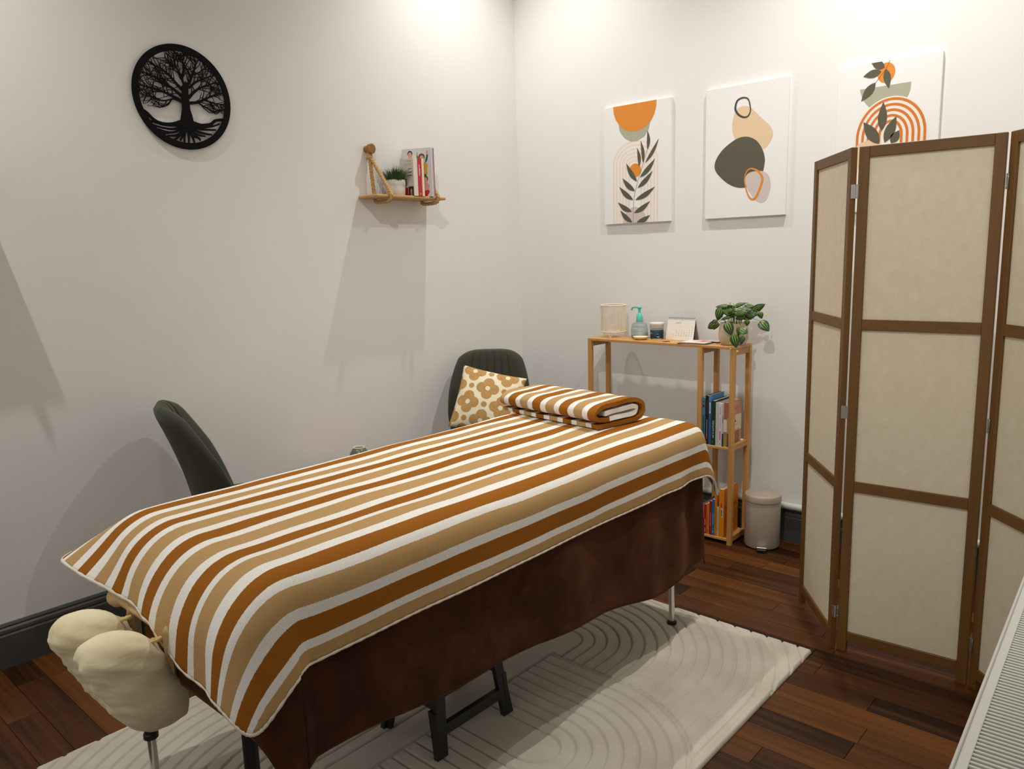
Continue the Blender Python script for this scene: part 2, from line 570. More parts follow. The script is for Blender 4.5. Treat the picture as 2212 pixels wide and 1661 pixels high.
HEMX = [(-3.2, .400), (-2.86, .425), (-2.70, .430), (-2.5, .455), (-2.0, .485), (-1.65, .520), (-1.3, .575), (-1.0, .545), (-0.6, .50)]
def lerp_tab(tab, x):
    for (x0_, y0_), (x1_, y1_) in zip(tab, tab[1:]):
        if x <= x1_: return y0_ + (y1_ - y0_) * max(0, (x - x0_)) / (x1_ - x0_)
    return tab[-1][1]
def bl_pt(u, v):
    Yc = TY0 - 0.22 + v * (TY1 - TY0 + 0.45)
    right = lerp_tab(HEMX, Yc) - BR + 0.012 * math.sin(Yc * 11.0 + 1.0) * sm(-2.2, -2.7, Yc)
    X = (TX0 - 0.20) + u * (TX1 - TX0 + 0.20 + right)
    Yn = TY0 + 0.01 - 0.205 * sm(1.30, 1.50, X)
    Y = Yn + v * (TY1 + 0.185 - Yn)
    return drape(X, Y, TZ + 0.006, BR, 0.008, 0.03, 0.015, wave_b)[0]
bl = MB().grid(150, 240, bl_pt).build('blanket', m_fleece, None, True, 180)
md = bl.modifiers.new('thickness', 'SOLIDIFY'); md.thickness = 0.004; md.offset = 1
tag(bl, 'dark brown fleece blanket hanging low over the side of the massage table', 'blanket')

# --- striped terry towel laid over the blanket
def terry(name, uvsock_x=True, period=0.152, shift=0.0):
    t = NT(name)
    uv = t.coords('UV')
    ob = t.coords()
    x = t.n('ShaderNodeSeparateXYZ', {0: uv}).outputs[0]
    fz = t.noise(ob, 260.0, 2)
    x = t.math('ADD', x, t.math('MULTIPLY', t.math('SUBTRACT', fz, 0.5), 0.0035))
    x = t.math('ADD', x, shift)
    ph = t.math('FRACT', t.math('DIVIDE', x, period))
    tan, wht, brn = srgb(190, 154, 104), srgb(246, 243, 236), srgb(156, 96, 30)
    col = t.ramp(ph, [(0.0, tan), (0.305, wht), (0.500, brn), (0.808, wht)], 'CONSTANT')
    # mottled loops in the tan yarn
    sp = t.noise(ob, 420.0, 4)
    col = t.mix(t.math('MULTIPLY', t.math('SUBTRACT', sp, 0.40, clamp=True), 1.5), col, t.mix(0.35, col, (0.26, 0.13, 0.03, 1)))
    t.base(col, 0.95, 0.0, **{'Specular IOR Level': 0.1})
    h = t.math('ADD', t.noise(ob, 750.0, 3), t.math('MULTIPLY', t.noise(ob, 120.0, 3), 0.6))
    t.bump(h, 0.55, 0.0025)
    return t.m
m_terry = terry('striped_terry')
m_hem = M('terry_hem', srgb(226, 218, 202), 0.9, bump=0.5, bscale=500)
def wave_t(cx, cy, dx, dy):
    w = 0.006 * nz(cx * 5, cy * 5, 1)
    if dx > 0.3:
        w += 0.008 * math.sin(cy * 30 + 1.2) * sm(-1.55, -1.15, cy) + 0.004 * math.sin(cy * 8)
    if dy < -0.3:
        w = 0.010 + 0.008 * math.sin(cx * 17 + 2.4) + 0.004 * math.sin(cx * 41)
    return w
TXR, TXL = TX1 + 0.172, TX0 - 0.175
# stripe edges measured across the towel: (distance from the hem, stripe phase)
STRIPES = [(-0.03, 0.0), (0.0332, .305), (0.0513, .5), (0.0951, .808), (0.1173, 1.0), (0.1627, 1.305), (0.1841, 1.5), (0.227, 1.808), (0.265, 2.0), (0.3153, 2.305), (0.3351, 2.5), (0.3829, 2.808),
           (0.4151, 3.0), (0.472, 3.305), (0.5017, 3.5), (0.5496, 3.808), (0.5801, 4.0), (0.6304, 4.305), (0.659, 4.5), (0.702, 4.808), (0.7302, 5.0), (0.766, 5.305), (0.7954, 5.5), (0.8349, 5.808), (0.863, 6.0), (0.908, 6.305), (0.94, 6.5), (0.985, 6.808), (1.2, 8.2)]
def tw_XY(u, v):
    X = TXL + u * (TXR - TXL)
    Yn = TY0 - 0.085 - 0.085 * sm(1.30, 1.66, X) + 0.012 * math.exp(-((X - 1.43) / 0.03) ** 2)
    Y = Yn + v * (TY1 + 0.18 - Yn)
    # rounded towel corners at the near end
    ex0, ex1, ey0 = TX0 - 0.018 + 0.076, TX1 + 0.018 - 0.076, TY0 - 0.018 + RN
    if Y < ey0 and (X < ex0 or X > ex1):
        lft = X < ex0
        am = (ex0 - TXL) if lft else (TXR - ex1)
        sx_ = (ex0 - X) / am if lft else (X - ex1) / am
        bm_ = ey0 - Yn
        sy_ = (ey0 - Y) / bm_
        pq = 2.8 if lft else 6.0
        q_ = max(sx_, sy_) / ((sx_ ** pq + sy_ ** pq) ** (1 / pq) + 1e-9)
        X = ex0 - sx_ * q_ * am if lft else ex1 + sx_ * q_ * am
        Y = ey0 - sy_ * q_ * bm_
    return X, Y
def tw_pt(u, v):
    X, Y = tw_XY(u, v)
    p, dr = drape(X, Y, TZ + 0.0165, 0.076, 0.018, 0.075, 0.15, wave_t, 0.68)
    k = 1 - sm(0.0, 0.05, dr)
    z = p[2] + k * (0.005 * nz(p[0] * 5, p[1] * 2.2, 5) + 0.003 * nz(p[0] * 12, p[1] * 5, 9))
    return (p[0], p[1], z)
def tw_uv(u, v):
    X, Y = tw_XY(u, v)
    uu = (TXR - X) + 0.006 * nz(X * 2.0, Y * 2.4, 2) + 0.003 * nz(X * 6, Y * 6, 4) + 0.012 * nz(X * 7, Y * 5, 8) * sm(-2.55, -2.9, Y)
    return (lerp_tab(STRIPES, uu) * 0.152, Y)
tw = MB().grid(130, 250, tw_pt, tw_uv).build('striped_towel', m_terry, None, True, 180)
md = tw.modifiers.new('thickness', 'SOLIDIFY'); md.thickness = 0.006; md.offset = 0
tag(tw, 'large tan, white and brown striped terry towel spread over the massage table', 'towel')
edge = [tw_pt(i / 130, 0) for i in range(0, 131)] + [tw_pt(1, j / 250) for j in range(1, 251)] + \
       [tw_pt(1 - i / 130, 1) for i in range(1, 131)] + [tw_pt(0, 1 - j / 250) for j in range(1, 250)]
MB().tube(edge, 0.0046, 6, closed=True, rfun=lambda th, s: 1 + 0.12 * math.sin(s * 900)).build('hem', m_hem, tw, True, 180)

# --- second towel, folded, at the far end
ft = thing('folded_towel', 'tan, white and brown striped towel folded in a thick roll at the table end', 'towel', (1.292, -1.205, TZ + 0.0215), math.radians(-9.0))
prof2 = [(-.125, .010), (-.04, .009), (.06, .010), (.112, .016), (.135, .040), (.118, .068), (.07, .082), (-.02, .080), (-.095, .076), (-.132, .060), (-.128, .040), (-.095, .031),
         (-.02, .032), (.05, .031), (.085, .037), (.094, .048), (.075, .058), (.02, .056), (-.05, .055), (-.085, .052)]
cur = [Vector((p[0], p[1], 0)) for p in catmull([(a, b, 0) for a, b in prof2], 5)]
HT = 0.0078
ou, inn = [], []
for i, p in enumerate(cur):
    tn = (cur[min(i + 1, len(cur) - 1)] - cur[max(i - 1, 0)]).normalized()
    nn = Vector((-tn.y, tn.x, 0))
    ou.append(p + nn * HT); inn.append(p - nn * HT)
loop = ou + inn[::-1]
NS = 90; n = len(loop); half = len(ou)
v = []; f = []; uv = []
LEN = 0.52
for i in range(NS + 1):
    s = i / NS
    x = (s - 0.5) * LEN
    e = min(s, 1 - s) * LEN
    sq = 1 - 0.25 * math.exp(-e / 0.006)
    for k, p in enumerate(loop):
        hgt = p.y / 0.085
        yy_ = p.x * (0.97 + 0.04 * math.sin(s * 5)) + 0.006 * nz(s * 6, p.y * 30, 1) - 0.012 * (1 - s) * hgt
        zz_ = p.y * (0.93 + 0.10 * s) + 0.004 * nz(s * 9, p.x * 9, 2) * hgt + 0.001
        xo = 0.004 * nz(p.x * 20, p.y * 40, 7) * (1 if s in (0, 1) else 0)
        c_ = cur[k] if k < half else cur[n - 1 - k]
        yy_ = c_.x + (yy_ - c_.x) if e > 0.02 else c_.x * 0.985 + (yy_ - c_.x * 0.985) * sq
        kk = k if k < half else n - 1 - k
        inner = kk > half * 0.60
        v.append((x + xo, yy_, zz_)); uv.append(((0.5 * LEN - x) if not inner else -0.0797 + 0.057 + 0.012 * nz(s * 9, kk * .3, 3), 0))
for i in range(NS):
    for k in range(n):
        k2 = (k + 1) % n
        f.append((i * n + k, i * n + k2, (i + 1) * n + k2, (i + 1) * n + k))
for i in (0, NS):
    for k in range(half - 1):
        f.append((i * n + k, i * n + k + 1, i * n + n - 2 - k, i * n + n - 1 - k))
mb = MB(); mb.v = v; mb.f = f; mb.uv = uv
mb.build('towel_roll', terry('striped_terry_roll', period=0.142, shift=0.0797), ft, True, 60)

# --- face cradle hanging at the head end
fc = thing('face_cradle', 'cream cloth-covered horseshoe face cradle hanging from the table end', 'face cradle', (1.397, -2.94, 0.42))
t = NT('cream_cotton')
c = t.coords()
wv = t.noise(t.mapping(c, (8, 8, 55), rot=(0.35, 0.2, 0)), 1.0, 3, 0.6)
t.base(t.ramp(t.noise(c, 14.0, 3), [(0.3, srgb(222, 208, 166)), (0.7, srgb(238, 228, 194))]), 0.85, 0.0, **{'Sheen Weight': 0.15})
t.bump(wv, 0.3, 0.006)
m_cotton = t.m
m_pale = wood('pale_wood', srgb(196, 164, 110), srgb(224, 196, 146), axis=0, rough=0.55, fine=50)
def cradle_pt(s, th):
    # U path: down one lobe, round the bottom, up the other; s 0..1
    A = 0.160; Rb = 0.0775
    Lt = A * 2 + PI * Rb
    d = s * Lt
    if d < A: x, z = -Rb, A - d; tx, tz = 0, -1
    elif d < A + PI * Rb:
        a = (d - A) / Rb
        x, z = -Rb * math.cos(a), -Rb * math.sin(a) * 0.75; tx, tz = math.sin(a), -math.cos(a)
    else: x, z = Rb, d - A - PI * Rb; tx, tz = 0, 1
    # rounded ends
    e = min(d, Lt - d)
    k = math.sqrt(max(0.0, 1 - max(0, 1 - e / 0.062) ** 2))
    k = max(k, 0.02)
    pinch = 1.0
    r1, r2 = 0.058 * k, 0.074 * k * (1 - 0.12 * sm(0.0, -0.06, z))
    nx, nz_ = -tz, tx
    co, si = math.cos(th), math.sin(th)
    co = math.copysign(abs(co) ** 0.8, co); si = math.copysign(abs(si) ** 0.8, si)
    o = 1 + 0.09 * nz(x * 14 + co * 1.3, z * 22 + si * 1.3, co) + 0.075 * nz(co * 2.0 + z * 9, z * 70 + si * 3.0, 4.0) + 0.02 * math.sin(z * 95 + 3.0 * co * si + x * 25)
    px, py, pz = x + nx * r1 * co * o, r2 * si * o, z + nz_ * r1 * co * o
    zz = pz + 0.085
    return (px, py - 0.012 + (0.19 - zz) * 0.42 - 0.024, zz)
NSg, NTh = 120, 40
v = []; f = []
for i in range(NSg + 1):
    for k in range(NTh):
        v.append(cradle_pt(i / NSg, 2 * PI * k / NTh))
for i in range(NSg):
    for k in range(NTh):
        k2 = (k + 1) % NTh
        f.append((i * NTh + k, i * NTh + k2, (i + 1) * NTh + k2, (i + 1) * NTh + k))
f.append(tuple(range(NTh - 1, -1, -1))); f.append(tuple(NSg * NTh + k for k in range(NTh)))
MB().add(v, f).build('pad', m_cotton, fc, True, 180)
MB().cyl((-0.20, 0.066, 0.205), (0.10, 0.066, 0.205), 0.011, n=14).build('dowel', m_pale, fc, True)
kb = MB().lathe([(0.0, 0), (0.017, 0.002), (0.021, 0.012), (0.021, 0.030), (0.014, 0.040), (0.011, 0.045)], 18).build('knob', m_pale, fc, True)
kb.rotation_mode = 'XYZ'; kb.rotation_euler = (0, PI / 2, 0); kb.location = (-0.205, 0.066, 0.205)
pd = MB()
pol = [(0.020 * math.cos(a), 0.020 * math.sin(a)) for a in [PI * i / 8 for i in range(9)]] + [(-0.016, -0.06), (-0.015, -0.115), (0.015, -0.115), (0.016, -0.06)]
pd.prism(pol, 0.014, lambda u, q, w_: (0.10 + w_ * 0.3 + u * 0.55, 0.054 + w_ - u * 0.6, 0.207 + q)).build('support_bar', m_pale, fc, True, 50)
pd = MB()
pd.prism(pol, 0.014, lambda u, q, w_: (-0.10 + w_ * 0.3 + u * 0.55, 0.060 + w_ - u * 0.6, 0.195 + q)).build('support_bar', m_pale, fc, True, 50)
m_elastic = M('elastic_gather', srgb(214, 190, 120), 0.8, bump=0.4, bscale=300)
for sx in (-1, 1):
    MB().tube([(sx * 0.0775 + 0.030 * math.cos(a), 0.030 + 0.018 * math.sin(a), 0.195 + 0.012 * math.cos(a)) for a in [2 * PI * i / 40 for i in range(40)]], 0.0040, 8, closed=True,
              rfun=lambda th, s: 1 + 0.3 * math.sin(s * 900)).build('elastic_edge', m_elastic, fc, True, 180)

# --- black folding step stool under the table
st = thing('step_stool', 'black plastic folding step stool standing under the massage table', 'stool', (1.475, -2.078, RUGZ))
m_stool = M('stool_plastic', srgb(30, 32, 28), 0.5, bump=0.05, bscale=200)
MB().box(-0.105, 0.105, -0.135, 0.135, 0.212, 0.232, 0.006).build('step', m_stool, st)
def stool_side(sx):
    m = MB()
    def P_(y, z): return (sx * (0.126 - 0.026 * z / 0.212), y, z)
    def bar(poly):
        n_ = len(poly); t_ = -sx * 0.016
        v = [P_(*p) for p in poly] + [(P_(*p)[0] + t_, p[0], p[1]) for p in poly]
        f = [tuple(range(n_)), tuple(range(2 * n_ - 1, n_ - 1, -1))] + [(i, (i + 1) % n_, n_ + (i + 1) % n_, n_ + i) for i in range(n_)]
        m.add(v, f)
    bar([(-0.158, 0), (-0.118, 0), (-0.098, 0.212), (-0.130, 0.212)])
    bar([(0.118, 0), (0.158, 0), (0.130, 0.212), (0.098, 0.212)])
    bar([(-0.112, 0.058), (0.112, 0.058), (0.110, 0.088), (-0.110, 0.088)])
    bar([(-0.102, 0.165), (0.102, 0.165), (0.098, 0.212), (-0.098, 0.212)])
    m.build('side_panel', m_stool, st)
stool_side(1); stool_side(-1)
for sy in (-1, 1):
    MB().box(-0.104, 0.104, sy * 0.128 - 0.008, sy * 0.128 + 0.008, 0.13, 0.200, 0.002).build('end_panel', m_stool, st)
    for sx in (-1, 1):
        q = 0.030 if sx < 0 else 0.03
        m = MB(); x0 = sx * 0.126; x1 = sx * 0.060
        m.prism([(x0, 0), (x0 - sx * 0.03, 0), (sx * 0.080, 0.13), (sx * 0.112, 0.13)], 0.014, lambda u, z_, w_: (u, sy * 0.146 - sy * w_, z_)).build('end_leg', m_stool, st)

# ================================================================== FOLDING SCREEN
t = NT('screen_paper')
c = t.coords()
fib = t.noise(t.mapping(c, (40, 40, 30)), 1.0, 4, 0.6)
col = t.ramp(fib, [(0.2, srgb(236, 226, 202)), (0.8, srgb(246, 238, 218))])
t.base(col, 0.9)
tr = t.n('ShaderNodeBsdfTranslucent', {'Color': col})
mx = t.n('ShaderNodeMixShader', {0: 0.32, 1: t.b.outputs[0], 2: tr.outputs[0]})
t.t.links.new(mx.outputs[0], t.out.inputs[0])
m_screenpaper = t.m
sc = thing('folding_screen', 'brown wooden folding screen with cream paper panes beside the radiator', 'folding screen', (2.22, -0.9, 0))
SH, SW, SD = 1.706, 0.397, 0.019
rails = [(1.672, 1.706), (1.127, 1.162), (0.580, 0.616), (0.038, 0.074)]
def panel(x, y, ang):
    ca, sa = math.cos(ang), math.sin(ang)
    def tf(mb):
        mb.v = [(x - 2.22 + p[0] * ca - p[1] * sa, y + 0.9 + p[0] * sa + p[1] * ca, p[2]) for p in mb.v]
        return mb
    SW_ = 0.031
    st_ = MB().box(0, SW_, 0, SD, 0, SH, 0.0015).box(SW - SW_, SW, 0, SD, 0, SH, 0.0015)
    p = tf(st_).build('panel', m_frame, sc)
    for a, b in rails:
        tf(MB().box(SW_, SW - SW_, 0.001, SD - 0.001, a, b, 0.0012)).build('rail', m_frameX, p)
    for (a, b) in ((1.162, 1.672), (0.616, 1.127), (0.074, 0.580)):
        tf(MB().box(SW_ - .004, SW - SW_ + .004, SD / 2 - 0.001, SD / 2 + 0.001, a - .004, b + .004)).build('paper_pane', m_screenpaper, p)
m_frameX = wood('screen_rail', srgb(98, 66, 24), srgb(122, 84, 34), axis=0, rough=0.5, fine=60)
a1, a2, a3 = -0.933, 0.0635, -0.80
P1 = (1.9645, -0.595)
panel(P1[0], P1[1], a1)
bx_, by_ = P1[0] + SW * math.cos(a1), P1[1] + SW * math.sin(a1)
P2 = (bx_ + 0.021, by_ + 0.008)
panel(P2[0], P2[1], a2)
gx_, gy_ = P2[0] + SW * math.cos(a2), P2[1] + SW * math.sin(a2)
P3 = (gx_ + 0.006, gy_ + 0.002)
panel(P3[0], P3[1], a3)
def hinge(x, y, z, ang):
    m = MB()
    R_ = Matrix.Rotation(ang, 3, 'Z')
    m.box(-0.011, 0.011, -0.0012, 0.0012, z - 0.022, z + 0.022, 0.0004, R_, (x - 2.22, y + 0.9, 0))
    m.cyl((x - 2.22, y + 0.9 - 0.001, z - 0.022), (x - 2.22, y + 0.9 - 0.001, z + 0.022), 0.0028, n=10)
    for dz in (-0.014, 0.014):
        m.lathe([(0.0024, 0), (0.0018, 0.0008)], 8, (0, 0, 0))
        k = len(m.v) - 16
        for i in range(k, len(m.v)):
            q = m.v[i]; w_ = R_ @ Vector((0.006, -0.0012 - q[2], z + dz)); m.v[i] = (w_.x + q[0] * 0.8 + x - 2.22, w_.y + y + 0.9, w_.z + q[1])
    m.build('hinge', m_steel, sc, True)
for z in (1.569, 0.852, 0.142):
    hinge((bx_ + P2[0]) / 2 + 0.003, by_ + 0.004, z, 0.35)
    hinge((gx_ + P3[0]) / 2, gy_ + 0.001, z, a3)

# ================================================================== RADIATOR
rd = thing('radiator', 'white panel radiator with slotted top grille beside the folding screen', 'radiator', (2.890, -1.78, 0.0), math.radians(2.2))
RZ, RL = 0.60, 0.50
x0, x1 = -0.067, 0.053
MB().box(x0, x0 + 0.012, -RL, RL, 0.12, RZ - 0.004, 0.004).build('front_panel', m_whitepaint, rd)
MB().box(x1 - 0.012, x1, -RL, RL, 0.12, RZ - 0.004, 0.003).build('back_panel', m_whitepaint, rd)
MB().box(x0 + 0.012, x1 - 0.012, -RL + .012, RL - .012, 0.14, RZ - 0.045).build('convector_fins', M('radiator_inside', (0.035, 0.035, 0.045), 0.8), rd)
tg = MB().box(x0, x0 + 0.0055, -RL, RL, RZ - 0.012, RZ, 0.0018)
tg.box(x0 + 0.0075, x0 + 0.0225, -RL, RL, RZ - 0.008, RZ - 0.001, 0.001)
tg.box(x1 - 0.022, x1, -RL, RL, RZ - 0.008, RZ - 0.001, 0.001)
tg.box(x0 + 0.0055, x0 + 0.0075, -RL, RL, RZ - 0.012, RZ - 0.006)
tg.build('grille_frame', m_whitepaint, rd)
sl = MB().box(x0 + 0.0225, x1 - 0.022, -0.0026, 0.0026, -0.0075, -0.0012, 0.0010).build('grille_slat', m_whitepaint, rd)
n = int((2 * RL - 0.05) / 0.0118)
for i in range(n):
    o = sl if i == 0 else link('grille_slat', sl.data, rd)
    o.location = (0, -RL + 0.030 + i * 0.0118, RZ)
for s in (-1, 1):
    MB().box(x0, x1, s * RL - (0.014 if s < 0 else -0.001), s * RL + (0.014 if s > 0 else -0.001), 0.12, RZ - 0.001, 0.004).build('end_cap', m_whitepaint, rd)
MB().tube([(0.0, -RL + 0.05, 0.13), (0.0, -RL + 0.05, 0.0)], 0.008, 10).build('feed_pipe', m_whitepaint, rd, True)
MB().tube([(0.0, RL - 0.05, 0.13), (0.0, RL - 0.05, 0.0)], 0.008, 10).build('feed_pipe', m_whitepaint, rd, True)
# ================================================================== CHAIRS
t = NT('green_fabric')
c = t.coords()
wv = t.noise(t.mapping(c, (160, 160, 160)), 3.0, 3)
t.base(t.ramp(wv, [(0.3, srgb(36, 37, 26)), (0.7, srgb(58, 59, 44))]), 0.9, 0.0, **{'Sheen Weight': 0.25, 'Sheen Tint': (0.5, 0.55, 0.4, 1)})
t.bump(wv, 0.5, 0.0015)
m_green = t.m
def shell(m, nu, nv, mid, thick):
    """closed cushion-like sheet: mid(u,v)->(point, normal), thickness fading to the rim"""
    F = []; Bk = []
    for i in range(nu + 1):
        for j in range(nv + 1):
            u, v_ = i / nu, j / nv
            p, nrm, gr = mid(u, v_)
            e = min(u, 1 - u) * 2, min(v_, 1 - v_) * 2
            k = (1 - (1 - min(1, e[0] * 3.2)) ** 2.4) * (1 - (1 - min(1, e[1] * 4.2)) ** 2.4)
            k = max(k, 0) ** 0.5
            F.append(p + nrm * (thick * k - gr * k)); Bk.append(p - nrm * thick * k)
    o = len(m.v)
    def id_(i, j, s): return o + s * (nu + 1) * (nv + 1) + i * (nv + 1) + j
    m.v += [tuple(p) for p in F] + [tuple(p) for p in Bk]
    for i in range(nu):
        for j in range(nv):
            m.f.append((id_(i, j, 0), id_(i + 1, j, 0), id_(i + 1, j + 1, 0), id_(i, j + 1, 0)))
            m.f.append((id_(i, j, 1), id_(i, j + 1, 1), id_(i + 1, j + 1, 1), id_(i + 1, j, 1)))
def weld(o, d=0.0004):
    bm = bmesh.new(); bm.from_mesh(o.data)
    bmesh.ops.remove_doubles(bm, verts=bm.verts, dist=d)
    bmesh.ops.recalc_face_normals(bm, faces=bm.faces)
    bm.to_mesh(o.data); bm.free()
    return o
def make_chair(loc, rz, label):
    ch = thing('upholstered_chair', label, 'chair', loc, rz, 'green upholstered chairs')
    def back(u, v_):
        s = u * 2 - 1
        z = 0.43 + 0.465 * v_
        hw = 0.190 + 0.028 * sm(0, 0.35, v_)
        if v_ > 0.42:
            hw -= 0.046 * ((v_ - 0.42) / 0.58) ** 2.0
        # rounded top corners
        z -= 0.040 * max(0, v_ - 0.55) / 0.45 * abs(s) ** 4.5
        y = 0.185 + 0.125 * v_ ** 1.6 - (0.145 - 0.075 * v_) * abs(s) ** 2.3
        p = Vector((s * hw, y, z))
        n_ = Vector((-s * 0.62, -1, 0.22)).normalized()
        gr = 0.0
        if v_ > 0.2:
            for g in (-0.54, -0.33, -0.11, 0.11, 0.33, 0.54):
                gr += 0.011 * math.exp(-((s - g) / 0.022) ** 2) * sm(0.2, 0.4, v_)
        return p, n_, gr
    m = MB(); shell(m, 96, 30, back, 0.027)
    weld(m.build('backrest', m_green, ch, True, 180))
    def seat(u, v_):
        s, q = u * 2 - 1, v_ * 2 - 1
        hw = 0.235 - 0.03 * max(0, q) ** 2
        return Vector((s * hw, q * 0.225 - 0.02, 0.435 + 0.035 * abs(s) ** 3 + 0.02 * max(0, q) ** 2)), Vector((0, 0, 1)), 0.0
    m = MB(); shell(m, 30, 30, seat, 0.038)
    weld(m.build('seat', m_green, ch, True, 180))
    for sx in (-1, 1):
        for sy in (-1, 1):
            MB().tube([(sx * 0.15, sy * 0.13, 0.405), (sx * 0.225, sy * 0.205, 0.0)], [0.013, 0.009], 12).build('leg', m_blackmetal, ch, True)
    MB().box(-0.155, 0.155, -0.135, 0.135, 0.392, 0.408, 0.003).build('seat_frame', m_blackmetal, ch)
    return ch
make_chair((0.350, -2.035, 0), PI - 0.40, 'dark green upholstered chair with empty seat, standing alone by the wall')
CH2 = (0.375, -0.715, 0); R2 = 0.67
make_chair(CH2, R2, 'dark green channel-backed chair holding a flowered cushion in the corner')

# cushion on the corner chair
t = NT('flower_weave')
uv = t.n('ShaderNodeSeparateXYZ', {0: t.coords('UV')})
k = 2.75
a = t.math('MULTIPLY', t.math('ADD', uv.outputs[0], uv.outputs[1]), k * 0.7071)
b = t.math('MULTIPLY', t.math('SUBTRACT', uv.outputs[1], uv.outputs[0]), k * 0.7071)
a = t.math('ADD', a, 0.30); b = t.math('ADD', b, 0.12)
def cell(x, off): return t.math('SUBTRACT', t.math('FRACT', t.math('ADD', x, off)), 0.5)
ca, cb = cell(a, 0.0), cell(b, 0.0)
r_ = t.math('SQRT', t.math('ADD', t.math('MULTIPLY', ca, ca), t.math('MULTIPLY', cb, cb)))
qx = t.math('ABSOLUTE', t.math('MULTIPLY', t.math('SUBTRACT', ca, cb), 0.7071))
qy = t.math('ABSOLUTE', t.math('MULTIPLY', t.math('ADD', ca, cb), 0.7071))
def circ(x_, y_, d_):
    xx = t.math('SUBTRACT', x_, d_)
    return t.math('SQRT', t.math('ADD', t.math('MULTIPLY', xx, xx), t.math('MULTIPLY', y_, y_)))
petal = t.math('LESS_THAN', t.math('MINIMUM', circ(qx, qy, 0.250), circ(qy, qx, 0.250)), 0.232)
cen = t.math('LESS_THAN', r_, 0.10)
da, db = cell(a, 0.5), cell(b, 0.5)
dr = t.math('SQRT', t.math('ADD', t.math('MULTIPLY', da, da), t.math('MULTIPLY', db, db)))
dot = t.math('LESS_THAN', dr, 0.12)
mask = t.math('SUBTRACT', t.math('MAXIMUM', petal, dot), cen)
fb = t.noise(t.mapping(t.coords('UV'), (18, 160, 1)), 1.0, 3)
tan = t.ramp(fb, [(0.3, srgb(168, 124, 66)), (0.7, srgb(206, 164, 104))])
t.base(t.mix(mask, (*srgb(240, 228, 196), 1), tan), 0.85)
t.bump(t.noise(t.coords(), 500.0, 2), 0.4, 0.001)
m_flower = t.m
cu = thing('cushion', 'square cream cushion with large tan flower pattern leaning on the chair', 'cushion', (0.4, -0.745, 0.49))
def pillow(m, n_, size, th_):
    for side in (1, -1):
        def fn(u, v_):
            x, y = u * 2 - 1, v_ * 2 - 1
            e = (1 - x * x) * (1 - y * y)
            px = size * x * (1 - 0.07 * (1 - y * y) ** 1 * abs(x) ** 3 * 0 - 0.045 * (1 - y ** 2) * abs(x) ** 2)
            py = size * y * (1 - 0.045 * (1 - x ** 2) * abs(y) ** 2)
            h = th_ * max(0, e) ** 0.42 + 0.004 * nz(x * 3, y * 3, side) * (e > 0) * min(1, e * 4)
            return (px, side * -h, py)
        m.grid(n_, n_, fn, lambda u, v_: (u, v_) if side == 1 else (1 - u, v_))
m = MB(); pillow(m, 36, 0.168, 0.074)
co = weld(m.build('cover', m_flower, cu, True, 180))
co.location = (0, 0.045, 0.165)
co.rotation_euler = (math.radians(-26), math.radians(13), 0)
cu.rotation_euler = (0, 0, 0.62)

# ================================================================== side table and little vase between the chairs
sd = thing('side_table', 'small round wooden side table hidden behind the massage table', 'table', (0.25, -1.44, 0))
MB().lathe([(0.0, 0.435), (0.15, 0.435), (0.155, 0.440), (0.155, 0.450), (0.15, 0.455), (0.0, 0.455)], 40).build('top', m_bambooX, sd, True)
for k in range(3):
    a = 2 * PI * k / 3 + 0.4
    MB().cyl((0.07 * math.cos(a), 0.07 * math.sin(a), 0.435), (0.13 * math.cos(a), 0.13 * math.sin(a), 0.0), 0.012, 0.009, 12).build('leg', m_bamboo, sd, True)
vz = MB().lathe([(0.0, 0.0), (0.026, 0.0), (0.040, 0.012), (0.047, 0.040), (0.043, 0.070), (0.030, 0.090), (0.0255, 0.095)], 36)
vz = vz.build('vase', M('grey_glaze', srgb(98, 100, 84), 0.25, var=0.1, scale=60), None, True, 60)
vz.location = (0.255, -1.445, 0.455)
tag(vz, 'small round grey-green ceramic vase with pale rim against the wall', 'vase')
MB().lathe([(0.0255, 0.0935), (0.0275, 0.096), (0.0265, 0.0985), (0.0225, 0.098), (0.021, 0.094), (0.022, 0.080), (0.0, 0.079)], 36).build('rim', M('pale_glaze', srgb(222, 212, 184), 0.3), vz, True, 60)

# ================================================================== CONSOLE SHELF
CX0, CX1, CY0, CY1, CZ = 0.671, 1.499, -0.243, -0.058, 0.957
cs = thing('console_shelf', 'narrow bamboo console with two side shelves standing against the back wall', 'shelf unit', (1.085, -0.15, 0))
def cb_(x0, x1, y0, y1, z0, z1, name, mat=m_bamboo, b=0.0015):
    return MB().box(x0 - 1.085, x1 - 1.085, y0 + 0.15, y1 + 0.15, z0, z1, b).build(name, mat, cs)
cb_(CX0, CX1, CY0, CY1, CZ - 0.013, CZ, 'top_board', m_bambooX)
LW = 0.0225
for x in (CX0, 1.313, CX1 - LW):
    for y in (CY0, CY1 - LW):
        cb_(x, x + LW, y, y + LW, 0.0, CZ - 0.013, 'leg')
m_bambooY = wood('bamboo_rail', srgb(168, 114, 56), srgb(210, 156, 90), axis=1, rough=0.45, fine=70)
for x in (CX0 + 0.003, 1.316, CX1 - LW + 0.003):
    cb_(x, x + 0.016, CY0 + LW, CY1 - LW, CZ - 0.043, CZ - 0.013, 'rail', m_bambooY)
for z in (0.467, 0.018):
    for x in (1.316, CX1 - LW + 0.003):
        cb_(x, x + 0.016, CY0 + LW, CY1 - LW, z - 0.004, z + 0.024, 'rail', m_bambooY)
    cb_(1.335, 1.477, CY0 + 0.002, CY1 - 0.002, z, z + 0.013, 'shelf_board', m_bambooX)
SZ1, SZ2 = 0.480, 0.031

